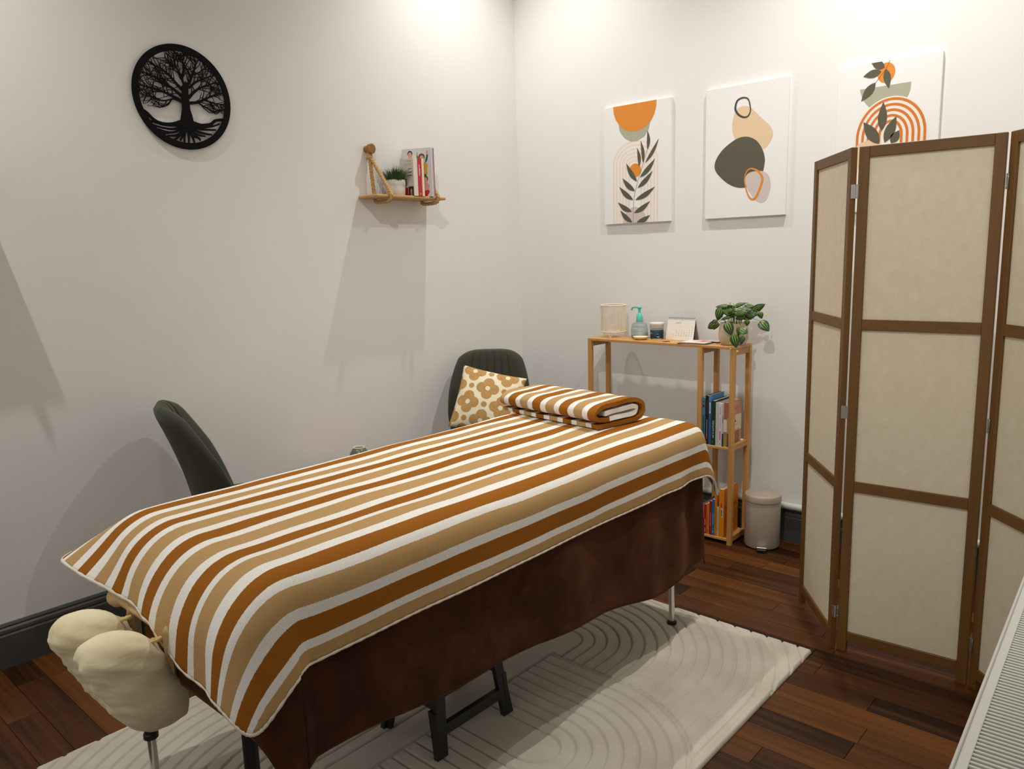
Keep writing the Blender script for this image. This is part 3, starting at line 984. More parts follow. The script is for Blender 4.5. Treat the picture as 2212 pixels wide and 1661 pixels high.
# ---- books
def pr(name, col, rough=0.6): return M('print_' + name, col, rough)
def book(label, x0, w, h, d, zb, col, y0=CY0 + 0.006, lean=0.0, group='books on the console shelf', marks=(), page=srgb(226, 218, 200)):
    """a standing book: spine faces the room (-y); x0 left edge, w thickness, d depth"""
    b = thing('book', label, 'book', (x0 + w / 2, y0, zb), 0, group)
    b.rotation_euler = (0, lean, 0)
    cm = M('cover_%d_%d_%d' % tuple(int(x * 2550) for x in col), col, 0.45, var=0.03, scale=20)
    t_ = 0.0016
    MB().box(-w / 2, w / 2, 0, t_, 0, h, 0.0005).box(-w / 2, -w / 2 + t_, t_, d, 0, h).box(w / 2 - t_, w / 2, t_, d, 0, h).build('cover', cm, b)
    MB().box(-w / 2 + t_, w / 2 - t_, t_, d - 0.003, 0.002, h - 0.003).build('pages', M('pages', page, 0.9, var=0.05, scale=300), b)
    for im, mk in enumerate(marks):
        lay = 0.0003 + 0.00015 * im
        if mk[0] == 'bar':      # colour field printed on the spine: (x0, x1, z0, z1) as fractions
            _, nm, cl, fx0, fx1, fz0, fz1 = mk
            MB().box((fx0 - .5) * w, (fx1 - .5) * w, -lay, 0, fz0 * h, fz1 * h).build(nm, pr('%s%d' % (nm, int(sum(cl) * 1e4)), cl), b)
        elif mk[0] == 'txt':    # running up the spine
            _, s_, size, cl, fx, fz = mk
            text('spine_title', s_, size, pr('ink%d' % int(sum(cl) * 1e4), cl), b, ((fx - .5) * w, -0.0004 - lay, fz * h), (PI / 2, -PI / 2, 0))
        elif mk[0] == 'cov':    # field on the cover that faces +x: (y0,y1,z0,z1) fractions
            _, nm, cl, fy0, fy1, fz0, fz1 = mk
            MB().box(w / 2, w / 2 + lay * 0.25, fy0 * d, fy1 * d, fz0 * h, fz1 * h).build(nm, pr('%s%d' % (nm, int(sum(cl) * 1e4)), cl), b)
    return b
ink = (0.01, 0.012, 0.02); wh = srgb(225, 225, 220)
bk = book('thick teal book with a small portrait on its spine, on the upper shelf', 1.3370, 0.0165, 0.226, 0.150, SZ1, srgb(70, 132, 160),
     marks=[('bar', 'portrait_ground', srgb(120, 100, 95), .2, .8, .80, .93), ('bar', 'portrait_face', srgb(160, 95, 75), .38, .64, .84, .91), ('bar', 'portrait_hair', srgb(25, 18, 16), .36, .66, .895, .925),
            ('bar', 'portrait_jumper', srgb(40, 45, 80), .24, .78, .80, .845), ('txt', 'Le Grand dictionnaire', 0.0105, ink, .42, .42), ('txt', 'des malaises et des maladies', 0.0085, ink, .68, .42), ('bar', 'spine_foot', srgb(18, 52, 78), 0, 1, 0, .14)])
book('black book with white spine lettering, beside the thick teal book', 1.3545, 0.0175, 0.236, 0.155, SZ1, srgb(14, 17, 26),
     marks=[('bar', 'title_line', srgb(190, 190, 190), .44, .56, .12, .52), ('bar', 'title_line', srgb(90, 90, 95), .50, .60, .62, .90), ('bar', 'emblem', srgb(210, 90, 40), .40, .58, .05, .07),
            ('cov', 'cover_sky', srgb(86, 148, 214), 0.0, 1.0, 0.0, 1.0)])
book('slim blue book with a white upper spine label, on the upper shelf', 1.3725, 0.0125, 0.212, 0.150, SZ1, srgb(50, 98, 160),
     marks=[('bar', 'spine_label', srgb(205, 212, 216), .15, .75, .72, .97), ('bar', 'label_line', srgb(60, 70, 80), .38, .5, .76, .93)])
book('dark green book with pale title reading 100 percent, on the upper shelf', 1.3855, 0.0220, 0.216, 0.152, SZ1, srgb(14, 58, 36),
     marks=[('txt', '100 % NATUREL', 0.0125, wh, .52, .36), ('bar', 'title_line', srgb(80, 110, 90), .34, .38, .32, .48), ('bar', 'publisher', srgb(120, 145, 125), .3, .4, .05, .10)])
book('slim grey-white booklet beside the dark green book', 1.4080, 0.0050, 0.208, 0.150, SZ1, srgb(206, 204, 188))
book('thin lilac-white booklet with bare spine, on the upper shelf', 1.4135, 0.0100, 0.209, 0.150, SZ1, srgb(205, 202, 210), marks=[('bar', 'title_line', srgb(150, 148, 160), .55, .62, .1, .9)])
book('white book with magenta spine lettering, on the upper shelf', 1.4240, 0.0160, 0.206, 0.150, SZ1, srgb(222, 214, 210),
     marks=[('bar', 'title_line', srgb(120, 110, 110), .45, .55, .44, .68), ('bar', 'title_magenta', srgb(190, 60, 110), .38, .62, .15, .36), ('bar', 'subtitle', srgb(150, 140, 140), .40, .56, .74, .92), ('bar', 'emblem', srgb(170, 30, 40), .42, .6, .04, .07)])
book('narrow grey book with a dark title, second from the shelf end', 1.4405, 0.0085, 0.207, 0.150, SZ1, srgb(196, 190, 188), marks=[('bar', 'title_line', srgb(60, 55, 55), .40, .66, .55, .72), ('bar', 'spine_foot', srgb(70, 50, 70), 0, 1, 0, .30)])
pk = book('book with pink and cream photo cover at the end of the upper shelf', 1.4495, 0.0165, 0.213, 0.150, SZ1, srgb(206, 150, 128),
     marks=[('bar', 'spine_photo', srgb(168, 104, 70), 0, 1, .62, 1.0), ('bar', 'spine_title_field', srgb(224, 208, 176), 0, 1, .34, .62), ('bar', 'spine_green', srgb(150, 150, 50), 0, 1, .03, .26), ('bar', 'spine_photo_low', srgb(150, 120, 90), 0, 1, .26, .34),
            ('cov', 'cover_cream', srgb(232, 216, 186), 0.0, 1.0, .30, .66), ('cov', 'cover_photo', srgb(168, 112, 92), 0.0, .85, 0.0, .30), ('cov', 'cover_petal', srgb(226, 180, 150), .40, .88, .30, .345)])
for q, (f0, f1, z0, z1, cl) in enumerate([(.30, .62, .50, .535, srgb(40, 60, 62)), (.28, .60, .545, .56, srgb(110, 100, 90)), (.20, .70, .44, .45, srgb(170, 150, 130)), (.36, .72, .82, .83, srgb(170, 110, 95)), (.36, .70, .80, .805, srgb(170, 110, 95))]):
    MB().box(0.0165 / 2 + .0003, 0.0165 / 2 + .0008, f0 * .150, f1 * .150, z0 * .213, z1 * .213).build('cover_line', pr('line%d' % q, cl), pk)
dz = thing('scalloped_dish', 'small pale scalloped dish at the back of the upper shelf', 'dish', (1.4695, -0.083, SZ1))
MB().lathe([(0.0, 0.0), (0.008, 0.0), (0.014, 0.008), (0.013, 0.009), (0.0, 0.003)], 20).build('bowl', m_white, dz, True)
# lower shelf
lo = [('thin dark booklet at the covered end of the lower shelf', .0050, .150, srgb(40, 36, 40), ()),
      ('thin mauve booklet on the lower shelf', .0055, .150, srgb(120, 90, 100), ()),
      ('thin white booklet with a striped spine, on the lower shelf', .0055, .148, srgb(176, 160, 140), ()),
      ('red paperback with white lettering, next to the first orange paperback', .0140, .150, srgb(176, 26, 38), (('bar', 'title_line', srgb(220, 180, 180), .4, .6, .3, .5), ('bar', 'publisher', srgb(220, 160, 160), .4, .6, .06, .2))),
      ('orange paperback between the two red ones, on the lower shelf', .0140, .158, srgb(206, 124, 30), (('bar', 'title_line', srgb(120, 70, 30), .42, .55, .3, .6), ('bar', 'publisher', srgb(100, 50, 25), .4, .6, .06, .14))),
      ('crimson paperback beside the teal one, on the lower shelf', .0130, .172, srgb(158, 24, 42), (('bar', 'title_line', srgb(220, 180, 185), .45, .56, .25, .65),)),
      ('teal blue paperback with pale spine lettering, on the lower shelf', .0135, .182, srgb(34, 112, 140), (('bar', 'title_line', srgb(170, 210, 215), .44, .56, .3, .62), ('bar', 'publisher', srgb(170, 210, 215), .4, .6, .07, .14))),
      ('orange paperback between the teal one and the thin white one', .0130, .205, srgb(204, 126, 36), (('bar', 'title_line', srgb(130, 80, 35), .4, .6, .2, .68),)),
      ('thin cream booklet wedged beside the thick orange book', .0085, .148, srgb(206, 196, 150), (('bar', 'title_line', srgb(90, 80, 60), .42, .56, .2, .85),))]
x = 1.3372
for i, (lb, w_, h_, cl, mk) in enumerate(lo):
    book(lb, x, w_, h_, 0.135, SZ2, cl, group='books on the lower console shelf', marks=mk, lean=-0.0)
    x += w_ + 0.0004
book('thick orange book with a small barcode sticker on its spine', x + 0.0004, 0.0255, 0.240, 0.150, SZ2, srgb(224, 138, 28), group='books on the lower console shelf',
     marks=[('bar', 'sticker', srgb(205, 210, 215), .35, .75, .42, .60), ('bar', 'barcode', srgb(60, 60, 70), .42, .60, .44, .58), ('bar', 'title_red', srgb(170, 60, 30), .36, .60, .63, .71),
            ('cov', 'cover_band', srgb(190, 105, 18), .1, .9, .58, .64), ('cov', 'cover_text', srgb(150, 85, 20), .2, .7, .22, .30)])
print('lower books end', x + 0.026)

# ---- things on the console
# lantern
ln = thing('lantern', 'white cane lantern on three wire hairpin legs on the console', 'lantern', (0.757, -0.128, CZ))
m_cane = M('white_cane', srgb(236, 224, 200), 0.6, var=0.06, scale=80)
LR = 0.066
for z in (0.168, 0.030):
    MB().tube([(LR * math.cos(a), LR * math.sin(a), z) for a in [2 * PI * i / 48 for i in range(48)]], 0.0032, 8, closed=True).build('ring', m_cane, ln, True)
stk = MB()
for i in range(52):
    a = 2 * PI * i / 52
    stk.cyl((LR * math.cos(a), LR * math.sin(a), 0.030), (LR * math.cos(a), LR * math.sin(a), 0.168), 0.0017, n=6)
so = stk.build('canes', m_cane, ln, True); so['kind'] = 'stuff'
MB().lathe([(0.0, 0.030), (0.034, 0.030), (0.034, 0.033), (0.0, 0.033)], 36).build('base_plate', m_cane, ln, True)
MB().lathe([(0.0, 0.0332), (0.020, 0.0332), (0.021, 0.062), (0.018, 0.062), (0.017, 0.040), (0.0, 0.040)], 28).build('candle_glass', M('milk_glass', srgb(238, 232, 220), 0.2), ln, True)
for k in range(3):
    a = -PI / 2 + 0.35 + 2 * PI * k / 3
    cx_, sy_ = math.cos(a), math.sin(a)
    MB().tube([(LR * .95 * cx_ - 0.012 * sy_, LR * .95 * sy_ + 0.012 * cx_, 0.030), (LR * cx_ - 0.002 * sy_, LR * sy_ + 0.002 * cx_, 0.0017),
               (LR * cx_ + 0.002 * sy_, LR * sy_ - 0.002 * cx_, 0.0017), (LR * .95 * cx_ + 0.012 * sy_, LR * .95 * sy_ - 0.012 * cx_, 0.030)], 0.0016, 8).build('wire_leg', m_cane, ln, True)
# pump bottle
pb = thing('pump_bottle', 'clear hand gel bottle with turquoise pump on the console', 'bottle', (0.906, -0.108, CZ))
t = NT('clear_gel')
t.base((0.90, 0.94, 0.94), 0.06, 0.0, IOR=1.38, **{'Transmission Weight': 0.85})
m_gel = t.m
MB().lathe([(0.0, 0.0), (0.038, 0.0), (0.042, 0.004), (0.0425, 0.055), (0.040, 0.068), (0.032, 0.078), (0.018, 0.083), (0.0145, 0.085), (0.0, 0.085)], 40).build('body', m_gel, pb, True, 50)
MB().lathe([(0.0429, 0.008), (0.0432, 0.0085), (0.0432, 0.051), (0.0429, 0.0515)], 40).build('label', M('bottle_label', srgb(172, 190, 192), 0.5), pb, True)
lbm = M('label_ink', srgb(88, 106, 116), 0.6)
for z, a0, a1_ in ((0.045, -2.5, -0.6), (0.036, -2.5, -0.6), (0.013, -2.15, -1.9)):
    MB().tube([(0.0433 * math.cos(a0 + (a1_ - a0) * i / 10), 0.0433 * math.sin(a0 + (a1_ - a0) * i / 10), z) for i in range(11)], 0.0007 if z > .02 else 0.0022, 6).build('label_line', lbm, pb, True)
m_turq = M('turquoise_plastic', srgb(92, 196, 178), 0.35)
pm = MB().lathe([(0.0145, 0.083), (0.0175, 0.086), (0.0178, 0.108), (0.0165, 0.111), (0.0125, 0.124), (0.0065, 0.130), (0.0062, 0.150)], 28).build('pump', m_turq, pb, True, 35)
MB().box(-0.013, 0.012, -0.0085, 0.0085, 0.150, 0.163, 0.004).build('pump_head', m_turq, pm, True)
MB().tube(catmull([(-0.008, 0, 0.158), (-0.032, -0.001, 0.157), (-0.043, -0.001, 0.153), (-0.047, -0.001, 0.142)], 5), 0.0042, 10).build('spout', m_turq, pm, True)
# jar
jr = thing('glass_jar', 'small glass jar with white lid and navy label on the console', 'jar', (1.008, -0.105, CZ))
t = NT('jar_glass'); t.base((0.92, 0.9, 0.84), 0.05, 0.0, IOR=1.45, **{'Transmission Weight': 0.9})
MB().lathe([(0.0, 0.0), (0.031, 0.0), (0.0325, 0.004), (0.0345, 0.066), (0.0335, 0.070), (0.0315, 0.070), (0.0305, 0.006), (0.0, 0.005)], 40).build('body', t.m, jr, True, 50)
MB().lathe([(0.0, 0.0056), (0.0300, 0.0062), (0.0312, 0.050), (0.0, 0.050)], 32).build('balm', M('pale_balm', srgb(216, 204, 172), 0.4), jr, True, 50)
MB().lathe([(0.0330, 0.004), (0.0334, 0.0045), (0.0342, 0.046), (0.0338, 0.0465)], 40).build('label', M('navy_label', srgb(28, 60, 88), 0.45), jr, True)
m_lblw = M('label_white', srgb(214, 220, 222), 0.6)
for z, a0, a1_, r_2 in ((0.030, -2.45, -1.85, 0.0009), (0.012, -1.05, -0.65, 0.0013), (0.027, -1.1, -0.75, 0.0004)):
    MB().tube([(0.0342 * math.cos(a0 + (a1_ - a0) * i / 8), 0.0342 * math.sin(a0 + (a1_ - a0) * i / 8), z) for i in range(9)], r_2, 6).build('label_line', m_lblw, jr, True)
MB().lathe([(0.0, 0.083), (0.034, 0.083), (0.0372, 0.081), (0.0372, 0.073), (0.0355, 0.0705), (0.0, 0.0705)][::-1], 40).build('lid', m_white, jr, True, 40)
# trinket dish
dd = MB().lathe([(0.0, 0.0), (0.020, 0.0), (0.030, 0.006), (0.0385, 0.014), (0.0395, 0.0155), (0.038, 0.016), (0.028, 0.009), (0.0, 0.005)], 64,
                rfun=lambda a, z: 1 + 0.022 * math.cos(20 * a) * (z > 0.01)).build('trinket_dish', M('ivory_glaze', srgb(238, 222, 188), 0.22), None, True, 50)
dd.location = (0.957, -0.178, CZ)
tag(dd, 'small ivory scalloped trinket dish at the front of the console', 'dish')
# small brown twig-like piece
pz_ = MB().box(-0.017, 0.004, -0.004, 0.004, 0, 0.003, 0.001).box(-0.004, 0.018, -0.002, 0.005, 0.0015, 0.0045, 0.001).build('palo_stick', M('dark_bark', srgb(80, 42, 22), 0.7, var=0.2, scale=90))
pz_.location = (1.122, -0.206, CZ); pz_.rotation_euler = (0, 0, 0.35)
tag(pz_, 'tiny dark brown wooden stick lying before the calendar', 'stick')
# desk calendar
cl = thing('desk_calendar', 'white spiral desk calendar showing AOUT on the console', 'calendar', (1.145, -0.095, CZ))
HW, CHh, CD = 0.0765, 0.108, 0.036
tl = math.atan2(CD * 0.75, CHh)
sheet = MB().prism([(-CD * .75, 0), (-CD * .75 + 0.0014, 0), (0.0007, CHh), (-0.0007, CHh)], HW * 2, lambda y_, z_, w_: (w_ - HW, y_, z_)).build('page', m_paper, cl)
MB().prism([(CD * .9, 0), (CD * .9 - 0.0012, 0), (-0.0006, CHh), (0.0007, CHh)], HW * 2, lambda y_, z_, w_: (w_ - HW, y_, z_)).build('back_board', M('grey_card', srgb(150, 132, 126), 0.8), cl)
MB().box(-HW, HW, -CD * .75, CD * .9, 0, 0.0012).build('base_board', M('grey_card', srgb(150, 132, 126), 0.8), cl)
def onpage(u, v_, lift=0.0004):   # u: -1..1 across, v: 0..1 up the sloped page
    return (u * HW, -CD * .75 * (1 - v_) - lift, v_ * CHh + lift * 0.3)
rotp = (PI / 2 - tl, 0, 0)
m_ph = M('calendar_margin', srgb(232, 216, 194), 0.8)
q0, q1, q2, q3 = onpage(-1, 0.01, 0.0002), onpage(-0.42, 0.01, 0.0002), onpage(-0.42, 0.93, 0.0002), onpage(-1, 0.93, 0.0002)
MB().add([q0, q1, q2, q3], [(0, 1, 2, 3)]).build('margin_print', m_ph, cl)
m_yr = M('calendar_year', srgb(243, 236, 222), 0.8); m_dk = M('calendar_ink', srgb(120, 118, 116), 0.8)
yo = text('year_print', '2026', 0.034, m_yr, cl, onpage(-0.70, 0.46, 0.0006), (0, 0, 0))
yo.rotation_mode = 'QUATERNION'
yo.rotation_quaternion = (Matrix.Rotation(PI / 2 - tl, 3, 'X') @ Matrix.Rotation(PI / 2, 3, 'Z')).to_quaternion()
text('month_print', 'AOÛT', 0.0115, m_dk, cl, onpage(-0.20, 0.78, 0.0006), rotp)
days = 'L M M J V S D'.split()
for k in range(7):
    text('day_print', days[k], 0.0050, m_dk, cl, onpage(-0.27 + 0.185 * k, 0.64, 0.0006), rotp)
d = 1
for rw in range(6):
    for k in range(7):
        if rw * 7 + k < 5 or d > 31: continue
        text('date_print', str(d), 0.0062, m_dk, cl, onpage(-0.27 + 0.185 * k, 0.55 - 0.085 * rw, 0.0006), rotp)
        d += 1
m_wire = M('binding_wire', srgb(52, 46, 40), 0.4, 0.6)
for k in range(17):
    x_ = -HW * 0.93 + k * HW * 1.86 / 16
    MB().tube([(x_, 0.0042 * math.cos(a) - 0.0005, CHh - 0.001 + 0.0042 * math.sin(a)) for a in [2 * PI * i / 14 for i in range(14)]], 0.0009, 6, closed=True).build('binding_ring', m_wire, cl, True)
# black folder and flyers
fo = MB().box(-0.075, 0.075, -0.07, 0.07, 0, 0.003, 0.0008).build('folder', M('black_card', (0.006, 0.006, 0.008), 0.4))
fo.location = (1.272, -0.168, CZ); fo.rotation_euler = (0, 0, 0.10)
tag(fo, 'flat black folder under the pink flyers on the console', 'folder')
fy = MB().box(-0.065, 0.065, -0.058, 0.060, 0, 0.0016).build('flyer', M('flyer_paper', srgb(226, 196, 182), 0.5, var=0.12, scale=40))
fy.location = (1.268, -0.160, CZ + 0.0032); fy.rotation_euler = (0, 0, 0.02)
tag(fy, 'pale pink flyer with a red flower lying on the black folder', 'flyer')
MB().prism([(0.016 * math.cos(a) * (1 + .25 * math.cos(5 * a)), 0.016 * math.sin(a) * (1 + .25 * math.cos(5 * a))) for a in [2 * PI * i / 30 for i in range(30)]], 0.0003,
           lambda u, v_, w_: (u + 0.02, v_ + 0.015, 0.0016 + w_)).build('flower_print', M('flower_red', srgb(190, 70, 84), 0.5), fy)
MB().box(-0.06, -0.005, -0.05, 0.03, 0.0016, 0.0019).build('text_panel', M('flyer_white', srgb(238, 222, 214), 0.5), fy)
fy2 = MB().box(-0.04, 0.05, -0.03, 0.03, 0, 0.0014).build('flyer', M('flyer_lilac', srgb(196, 176, 178), 0.5, var=0.1, scale=50))
fy2.location = (1.322, -0.108, CZ + 0.0052); fy2.rotation_euler = (0, 0, -0.2)
tag(fy2, 'small lilac flyer overlapping the pink flyer beside the plant pot', 'flyer')

# potted trailing plant
pt = thing('potted_plant', 'trailing variegated peperomia in a beige pot at the console end', 'plant', (1.447, -0.150, CZ))
m_pot = M('beige_ceramic', srgb(204, 188, 158), 0.5, var=0.05, scale=30)
fac = lambda a, z: 1 + 0.018 * abs(math.sin(3.5 * a + 0.4))
MB().lathe([(0.0, 0.0), (0.050, 0.0), (0.056, 0.006), (0.0665, 0.028), (0.068, 0.045), (0.064, 0.085), (0.063, 0.101), (0.060, 0.102), (0.058, 0.090), (0.0, 0.088)], 56, rfun=fac).build('pot', m_pot, pt, True, 25)
MB().lathe([(0.0, 0.092), (0.03, 0.094), (0.057, 0.0905)], 24, rfun=lambda a, z: 1).build('soil', M('soil', (0.02, 0.013, 0.008), 0.95, bump=0.5), pt, True)
t = NT('variegated_leaf')
s_ = t.n('ShaderNodeSeparateXYZ', {0: t.coords('UV')})
uu = t.math('ABSOLUTE', t.math('SUBTRACT', s_.outputs[0], 0.5))
wob = t.math('MULTIPLY', t.math('SUBTRACT', t.noise(t.coords(), 120.0, 2), 0.5), 0.05)
uu = t.math('ADD', uu, wob)
len_ = t.math('MULTIPLY', t.math('SUBTRACT', 1.0, s_.outputs[1]), 1.0)
c1 = t.math('LESS_THAN', uu, t.math('MULTIPLY', len_, 0.055))
c2 = t.math('LESS_THAN', t.math('ABSOLUTE', t.math('SUBTRACT', uu, 0.235)), t.math('MULTIPLY', len_, 0.045))
mk = t.math('MAXIMUM', c1, c2)
gcol = t.ramp(t.noise(t.coords(), 30.0, 2), [(0.3, srgb(24, 52, 28)), (0.7, srgb(46, 84, 46))])
t.base(t.mix(mk, gcol, (*srgb(150, 172, 62), 1)), 0.38)
m_leaf = t.m
def leaf_mesh(name):
    m = MB()
    def fn(u, v_):
        s = u * 2 - 1
        w_ = (math.sin(PI * min(1, v_ ** 0.72)) ** 0.75) * 0.5 * (1 - 0.15 * v_)
        if v_ <= 0 or v_ >= 1: w_ = 0
        return (s * w_, v_, 0.16 * (1 - v_) * v_ * 2 - 0.10 * s * s * w_ * 2 - 0.10 * v_ * v_)
    m.grid(8, 10, fn)
    o = m.build(name, m_leaf, None, True, 180)
    me = o.data
    bpy.data.objects.remove(o)
    return me
LM = leaf_mesh('leaf')
LEAVES = [([1.43,-0.17,1.139],[1.37,-0.17,1.136],0.0201),([1.449,-0.16,1.134],[1.499,-0.16,1.151],0.0183),([1.406,-0.2,1.132],[1.389,-0.2,1.079],0.0348),([1.465,-0.2,1.124],[1.415,-0.2,1.107],0.0201),([1.499,-0.18,1.129],[1.54,-0.18,1.127],0.022),([1.53,-0.13,1.137],[1.492,-0.13,1.14],0.0201),([1.538,-0.15,1.117],[1.588,-0.15,1.144],0.0256),([1.54,-0.17,1.106],[1.575,-0.17,1.104],0.0165),([1.576,-0.16,1.114],[1.586,-0.16,1.087],0.0201),([1.575,-0.15,1.072],[1.614,-0.15,1.034],0.0384),([1.382,-0.2,1.076],[1.37,-0.2,1.045],0.0201),([1.38,-0.2,1.058],[1.345,-0.2,1.035],0.0274),([1.408,-0.225,1.065],[1.386,-0.225,1.033],0.0146),([1.453,-0.235,1.069],[1.476,-0.235,1.019],0.0348),([1.515,-0.235,1.05],[1.511,-0.235,1.013],0.011),([1.522,-0.24,1.042],[1.553,-0.24,1.026],0.0329),([1.496,-0.245,1.016],[1.509,-0.245,0.964],0.0384),([1.543,-0.245,1.012],[1.529,-0.245,0.974],0.0165),([1.538,-0.2,1.08],[1.537,-0.2,1.055],0.0183),([1.532,-0.21,1.116],[1.483,-0.21,1.099],0.0201),([1.467,-0.2,1.096],[1.411,-0.2,1.081],0.0183),([1.404,-0.14,1.126],[1.439,-0.14,1.121],0.0165),([1.511,-0.12,1.138],[1.528,-0.12,1.118],0.0201),([1.482,-0.2,1.123],[1.525,-0.2,1.117],0.022),([1.521,-0.19,1.093],[1.478,-0.19,1.084],0.0201),([1.395,-0.16,1.109],[1.371,-0.16,1.071],0.0165),([1.477,-0.17,1.104],[1.535,-0.17,1.085],0.0238)]
random.seed(19)
for _ in range(16):      # inner leaves filling the crown
    a_ = random.uniform(0, 2 * PI); r_1 = random.uniform(0.01, 0.05); z_1 = random.uniform(1.075, 1.125)
    p_ = (1.447 + 0.02 + r_1 * math.cos(a_), -0.155 + r_1 * math.sin(a_), z_1)
    l_ = random.uniform(0.035, 0.05)
    LEAVES.append((list(p_), [p_[0] + l_ * math.cos(a_ + random.uniform(-.6, .6)), p_[1] + l_ * 0.7 * math.sin(a_), p_[2] + random.uniform(-0.012, 0.02)], random.uniform(0.020, 0.027)))
random.seed(11)
stm = MB()
view = Vector((1.62, -3.37, 0.35)).normalized()
for B_, T_, W_ in LEAVES:
    b_ = Vector(B_) - Vector((1.447, -0.15, CZ)); t_ = Vector(T_) - Vector((1.447, -0.15, CZ))
    ax = (t_ - b_); Lh = ax.length * 1.04; ax.normalize()
    up = (view + Vector((random.uniform(-.5, .5), random.uniform(-.3, .3), random.uniform(0.0, 0.9)))).normalized()
    up = (up - up.dot(ax) * ax).normalized()
    sd_ = ax.cross(up)
    o = link('leaf', LM, pt)
    wd = max(W_ * 1.42, 0.024); Lh *= 1.12
    o.matrix_local = Matrix(((sd_.x * wd, ax.x * Lh, up.x * Lh * 0.8, b_.x), (sd_.y * wd, ax.y * Lh, up.y * Lh * 0.8, b_.y), (sd_.z * wd, ax.z * Lh, up.z * Lh * 0.8, b_.z), (0, 0, 0, 1)))
    r0 = Vector((b_.x * 0.4, b_.y * 0.4, 0.095))
    hi = max(b_.z + 0.01, 0.118)
    stm.tube(catmull([r0, Vector((b_.x * 0.6, b_.y * 0.62, hi)), Vector((b_.x * 0.9, b_.y * 0.92, (hi + b_.z * 2) / 3)), b_], 4), 0.0011, 5)
stm.build('stems', M('stem_green', srgb(112, 132, 54), 0.5), pt, True)
m_bud = M('yellow_bud', srgb(200, 196, 56), 0.5)
for p in ([1.475, -0.247, 0.969], [1.483, -0.247, 0.944], [1.51, -0.247, 0.935], [1.607, -0.15, 1.096]):
    q = Vector(p) - Vector((1.447, -0.15, CZ))
    o = link('bud_leaf', LM, pt)
    o.data = o.data.copy() if False else o.data
    o.location = q; o.scale = (0.010, 0.013, 0.013); o.rotation_euler = (1.2, random.uniform(-1, 1), random.uniform(-1, 1))
    o.material_slots[0].link = 'OBJECT'; o.material_slots[0].material = m_bud

# ================================================================== PEDAL BIN
bn = thing('pedal_bin', 'small taupe pedal bin on the floor beside the console', 'bin', (1.607, -0.137, 0), math.atan2(-3.378, 1.46) + PI / 2)
m_bin = M('taupe_enamel', srgb(172, 158, 142), 0.38, var=0.015, scale=30)
MB().lathe([(0.0, 0.008), (0.079, 0.008), (0.081, 0.014), (0.0815, 0.222), (0.080, 0.226), (0.0, 0.226)], 56).build('body', m_bin, bn, True, 50)
MB().lathe([(0.0, 0.0), (0.0785, 0.0), (0.0785, 0.0105), (0.0, 0.0105)], 48).build('base_ring', m_black, bn, True, 50)
MB().lathe([(0.0815, 0.2265), (0.0845, 0.229), (0.0845, 0.250), (0.081, 0.257), (0.055, 0.264), (0.0, 0.268)], 56).build('lid', m_bin, bn, True, 30)
pdl = MB().box(-0.022, 0.022, -0.110, -0.070, 0.0015, 0.018, 0.003).build('pedal', m_black, bn)
MB().box(-0.024, 0.024, -0.106, -0.083, 0.0185, 0.0265, 0.003).build('pedal_plate', m_chrome, pdl)
# ---- outlines of the printed shapes and of the tree cutout, in their own local units
p1_orange = [[0.145,0.999],[0.152,0.943],[0.185,0.884],[0.25,0.83],[0.34,0.787],[0.443,0.768],[0.545,0.773],[0.641,0.796],[0.716,0.836],[0.767,0.892],[0.791,0.95],[0.795,1.001]]
p1_sage = [[0.229,0.838],[0.249,0.781],[0.313,0.727],[0.415,0.688],[0.517,0.688],[0.619,0.716],[0.683,0.772],[0.709,0.844]]
p1_mauve = [[0.296,0.004],[0.315,0.061],[0.363,0.107],[0.427,0.134],[0.491,0.138],[0.566,0.121],[0.627,0.076],[0.662,0.008]]
p1_sun = [[0.481,0.445],[0.569,0.44],[0.482,0.502]]
p1_arch = [[0.145,0.525],[0.497,0.695],[0.798,0.494],[0.149,0.005],[0.809,0.003],[0.482,0.502],[0.199,0.007],[0.249,0.007],[0.309,0.006],[0.355,0.006]]
p1_stem = [[0.45,0.004],[0.459,0.191],[0.508,0.324],[0.587,0.468],[0.666,0.611]]
p1_leaves = [[[0.252,0.115],[0.437,0.006]],[[0.214,0.186],[0.432,0.097]],[[0.238,0.318],[0.449,0.198]],[[0.287,0.389],[0.477,0.271]],[[0.347,0.511],[0.509,0.351]],[[0.511,0.63],[0.542,0.471]],[[0.563,0.684],[0.601,0.501]],[[0.665,0.762],[0.666,0.604]],[[0.706,0.06],[0.505,0.004]],[[0.704,0.177],[0.464,0.086]],[[0.776,0.293],[0.485,0.196]],[[0.74,0.425],[0.52,0.296]],[[0.774,0.523],[0.555,0.382]],[[0.827,0.682],[0.633,0.499]]]
p2_ring = [[0.367,0.841],[0.392,0.887],[0.461,0.903],[0.53,0.888],[0.56,0.835],[0.564,0.786],[0.531,0.753],[0.473,0.752],[0.413,0.775],[0.375,0.809]]
p2_peach = [[0.338,0.683],[0.348,0.757],[0.393,0.82],[0.472,0.838],[0.55,0.824],[0.608,0.788],[0.714,0.718],[0.79,0.67],[0.828,0.625],[0.833,0.589],[0.802,0.543],[0.736,0.5],[0.641,0.501],[0.445,0.527],[0.369,0.607]]
p2_olive = [[0.12,0.411],[0.145,0.466],[0.223,0.53],[0.345,0.584],[0.444,0.607],[0.543,0.603],[0.64,0.568],[0.707,0.508],[0.745,0.433],[0.738,0.361],[0.71,0.302],[0.643,0.256],[0.546,0.227],[0.427,0.228],[0.306,0.261],[0.203,0.317],[0.141,0.365]]
p2_mauve = [[0.516,0.3],[0.565,0.334],[0.662,0.341],[0.748,0.33],[0.805,0.29],[0.825,0.222],[0.807,0.163],[0.77,0.116],[0.713,0.103],[0.655,0.12],[0.586,0.173],[0.526,0.238]]
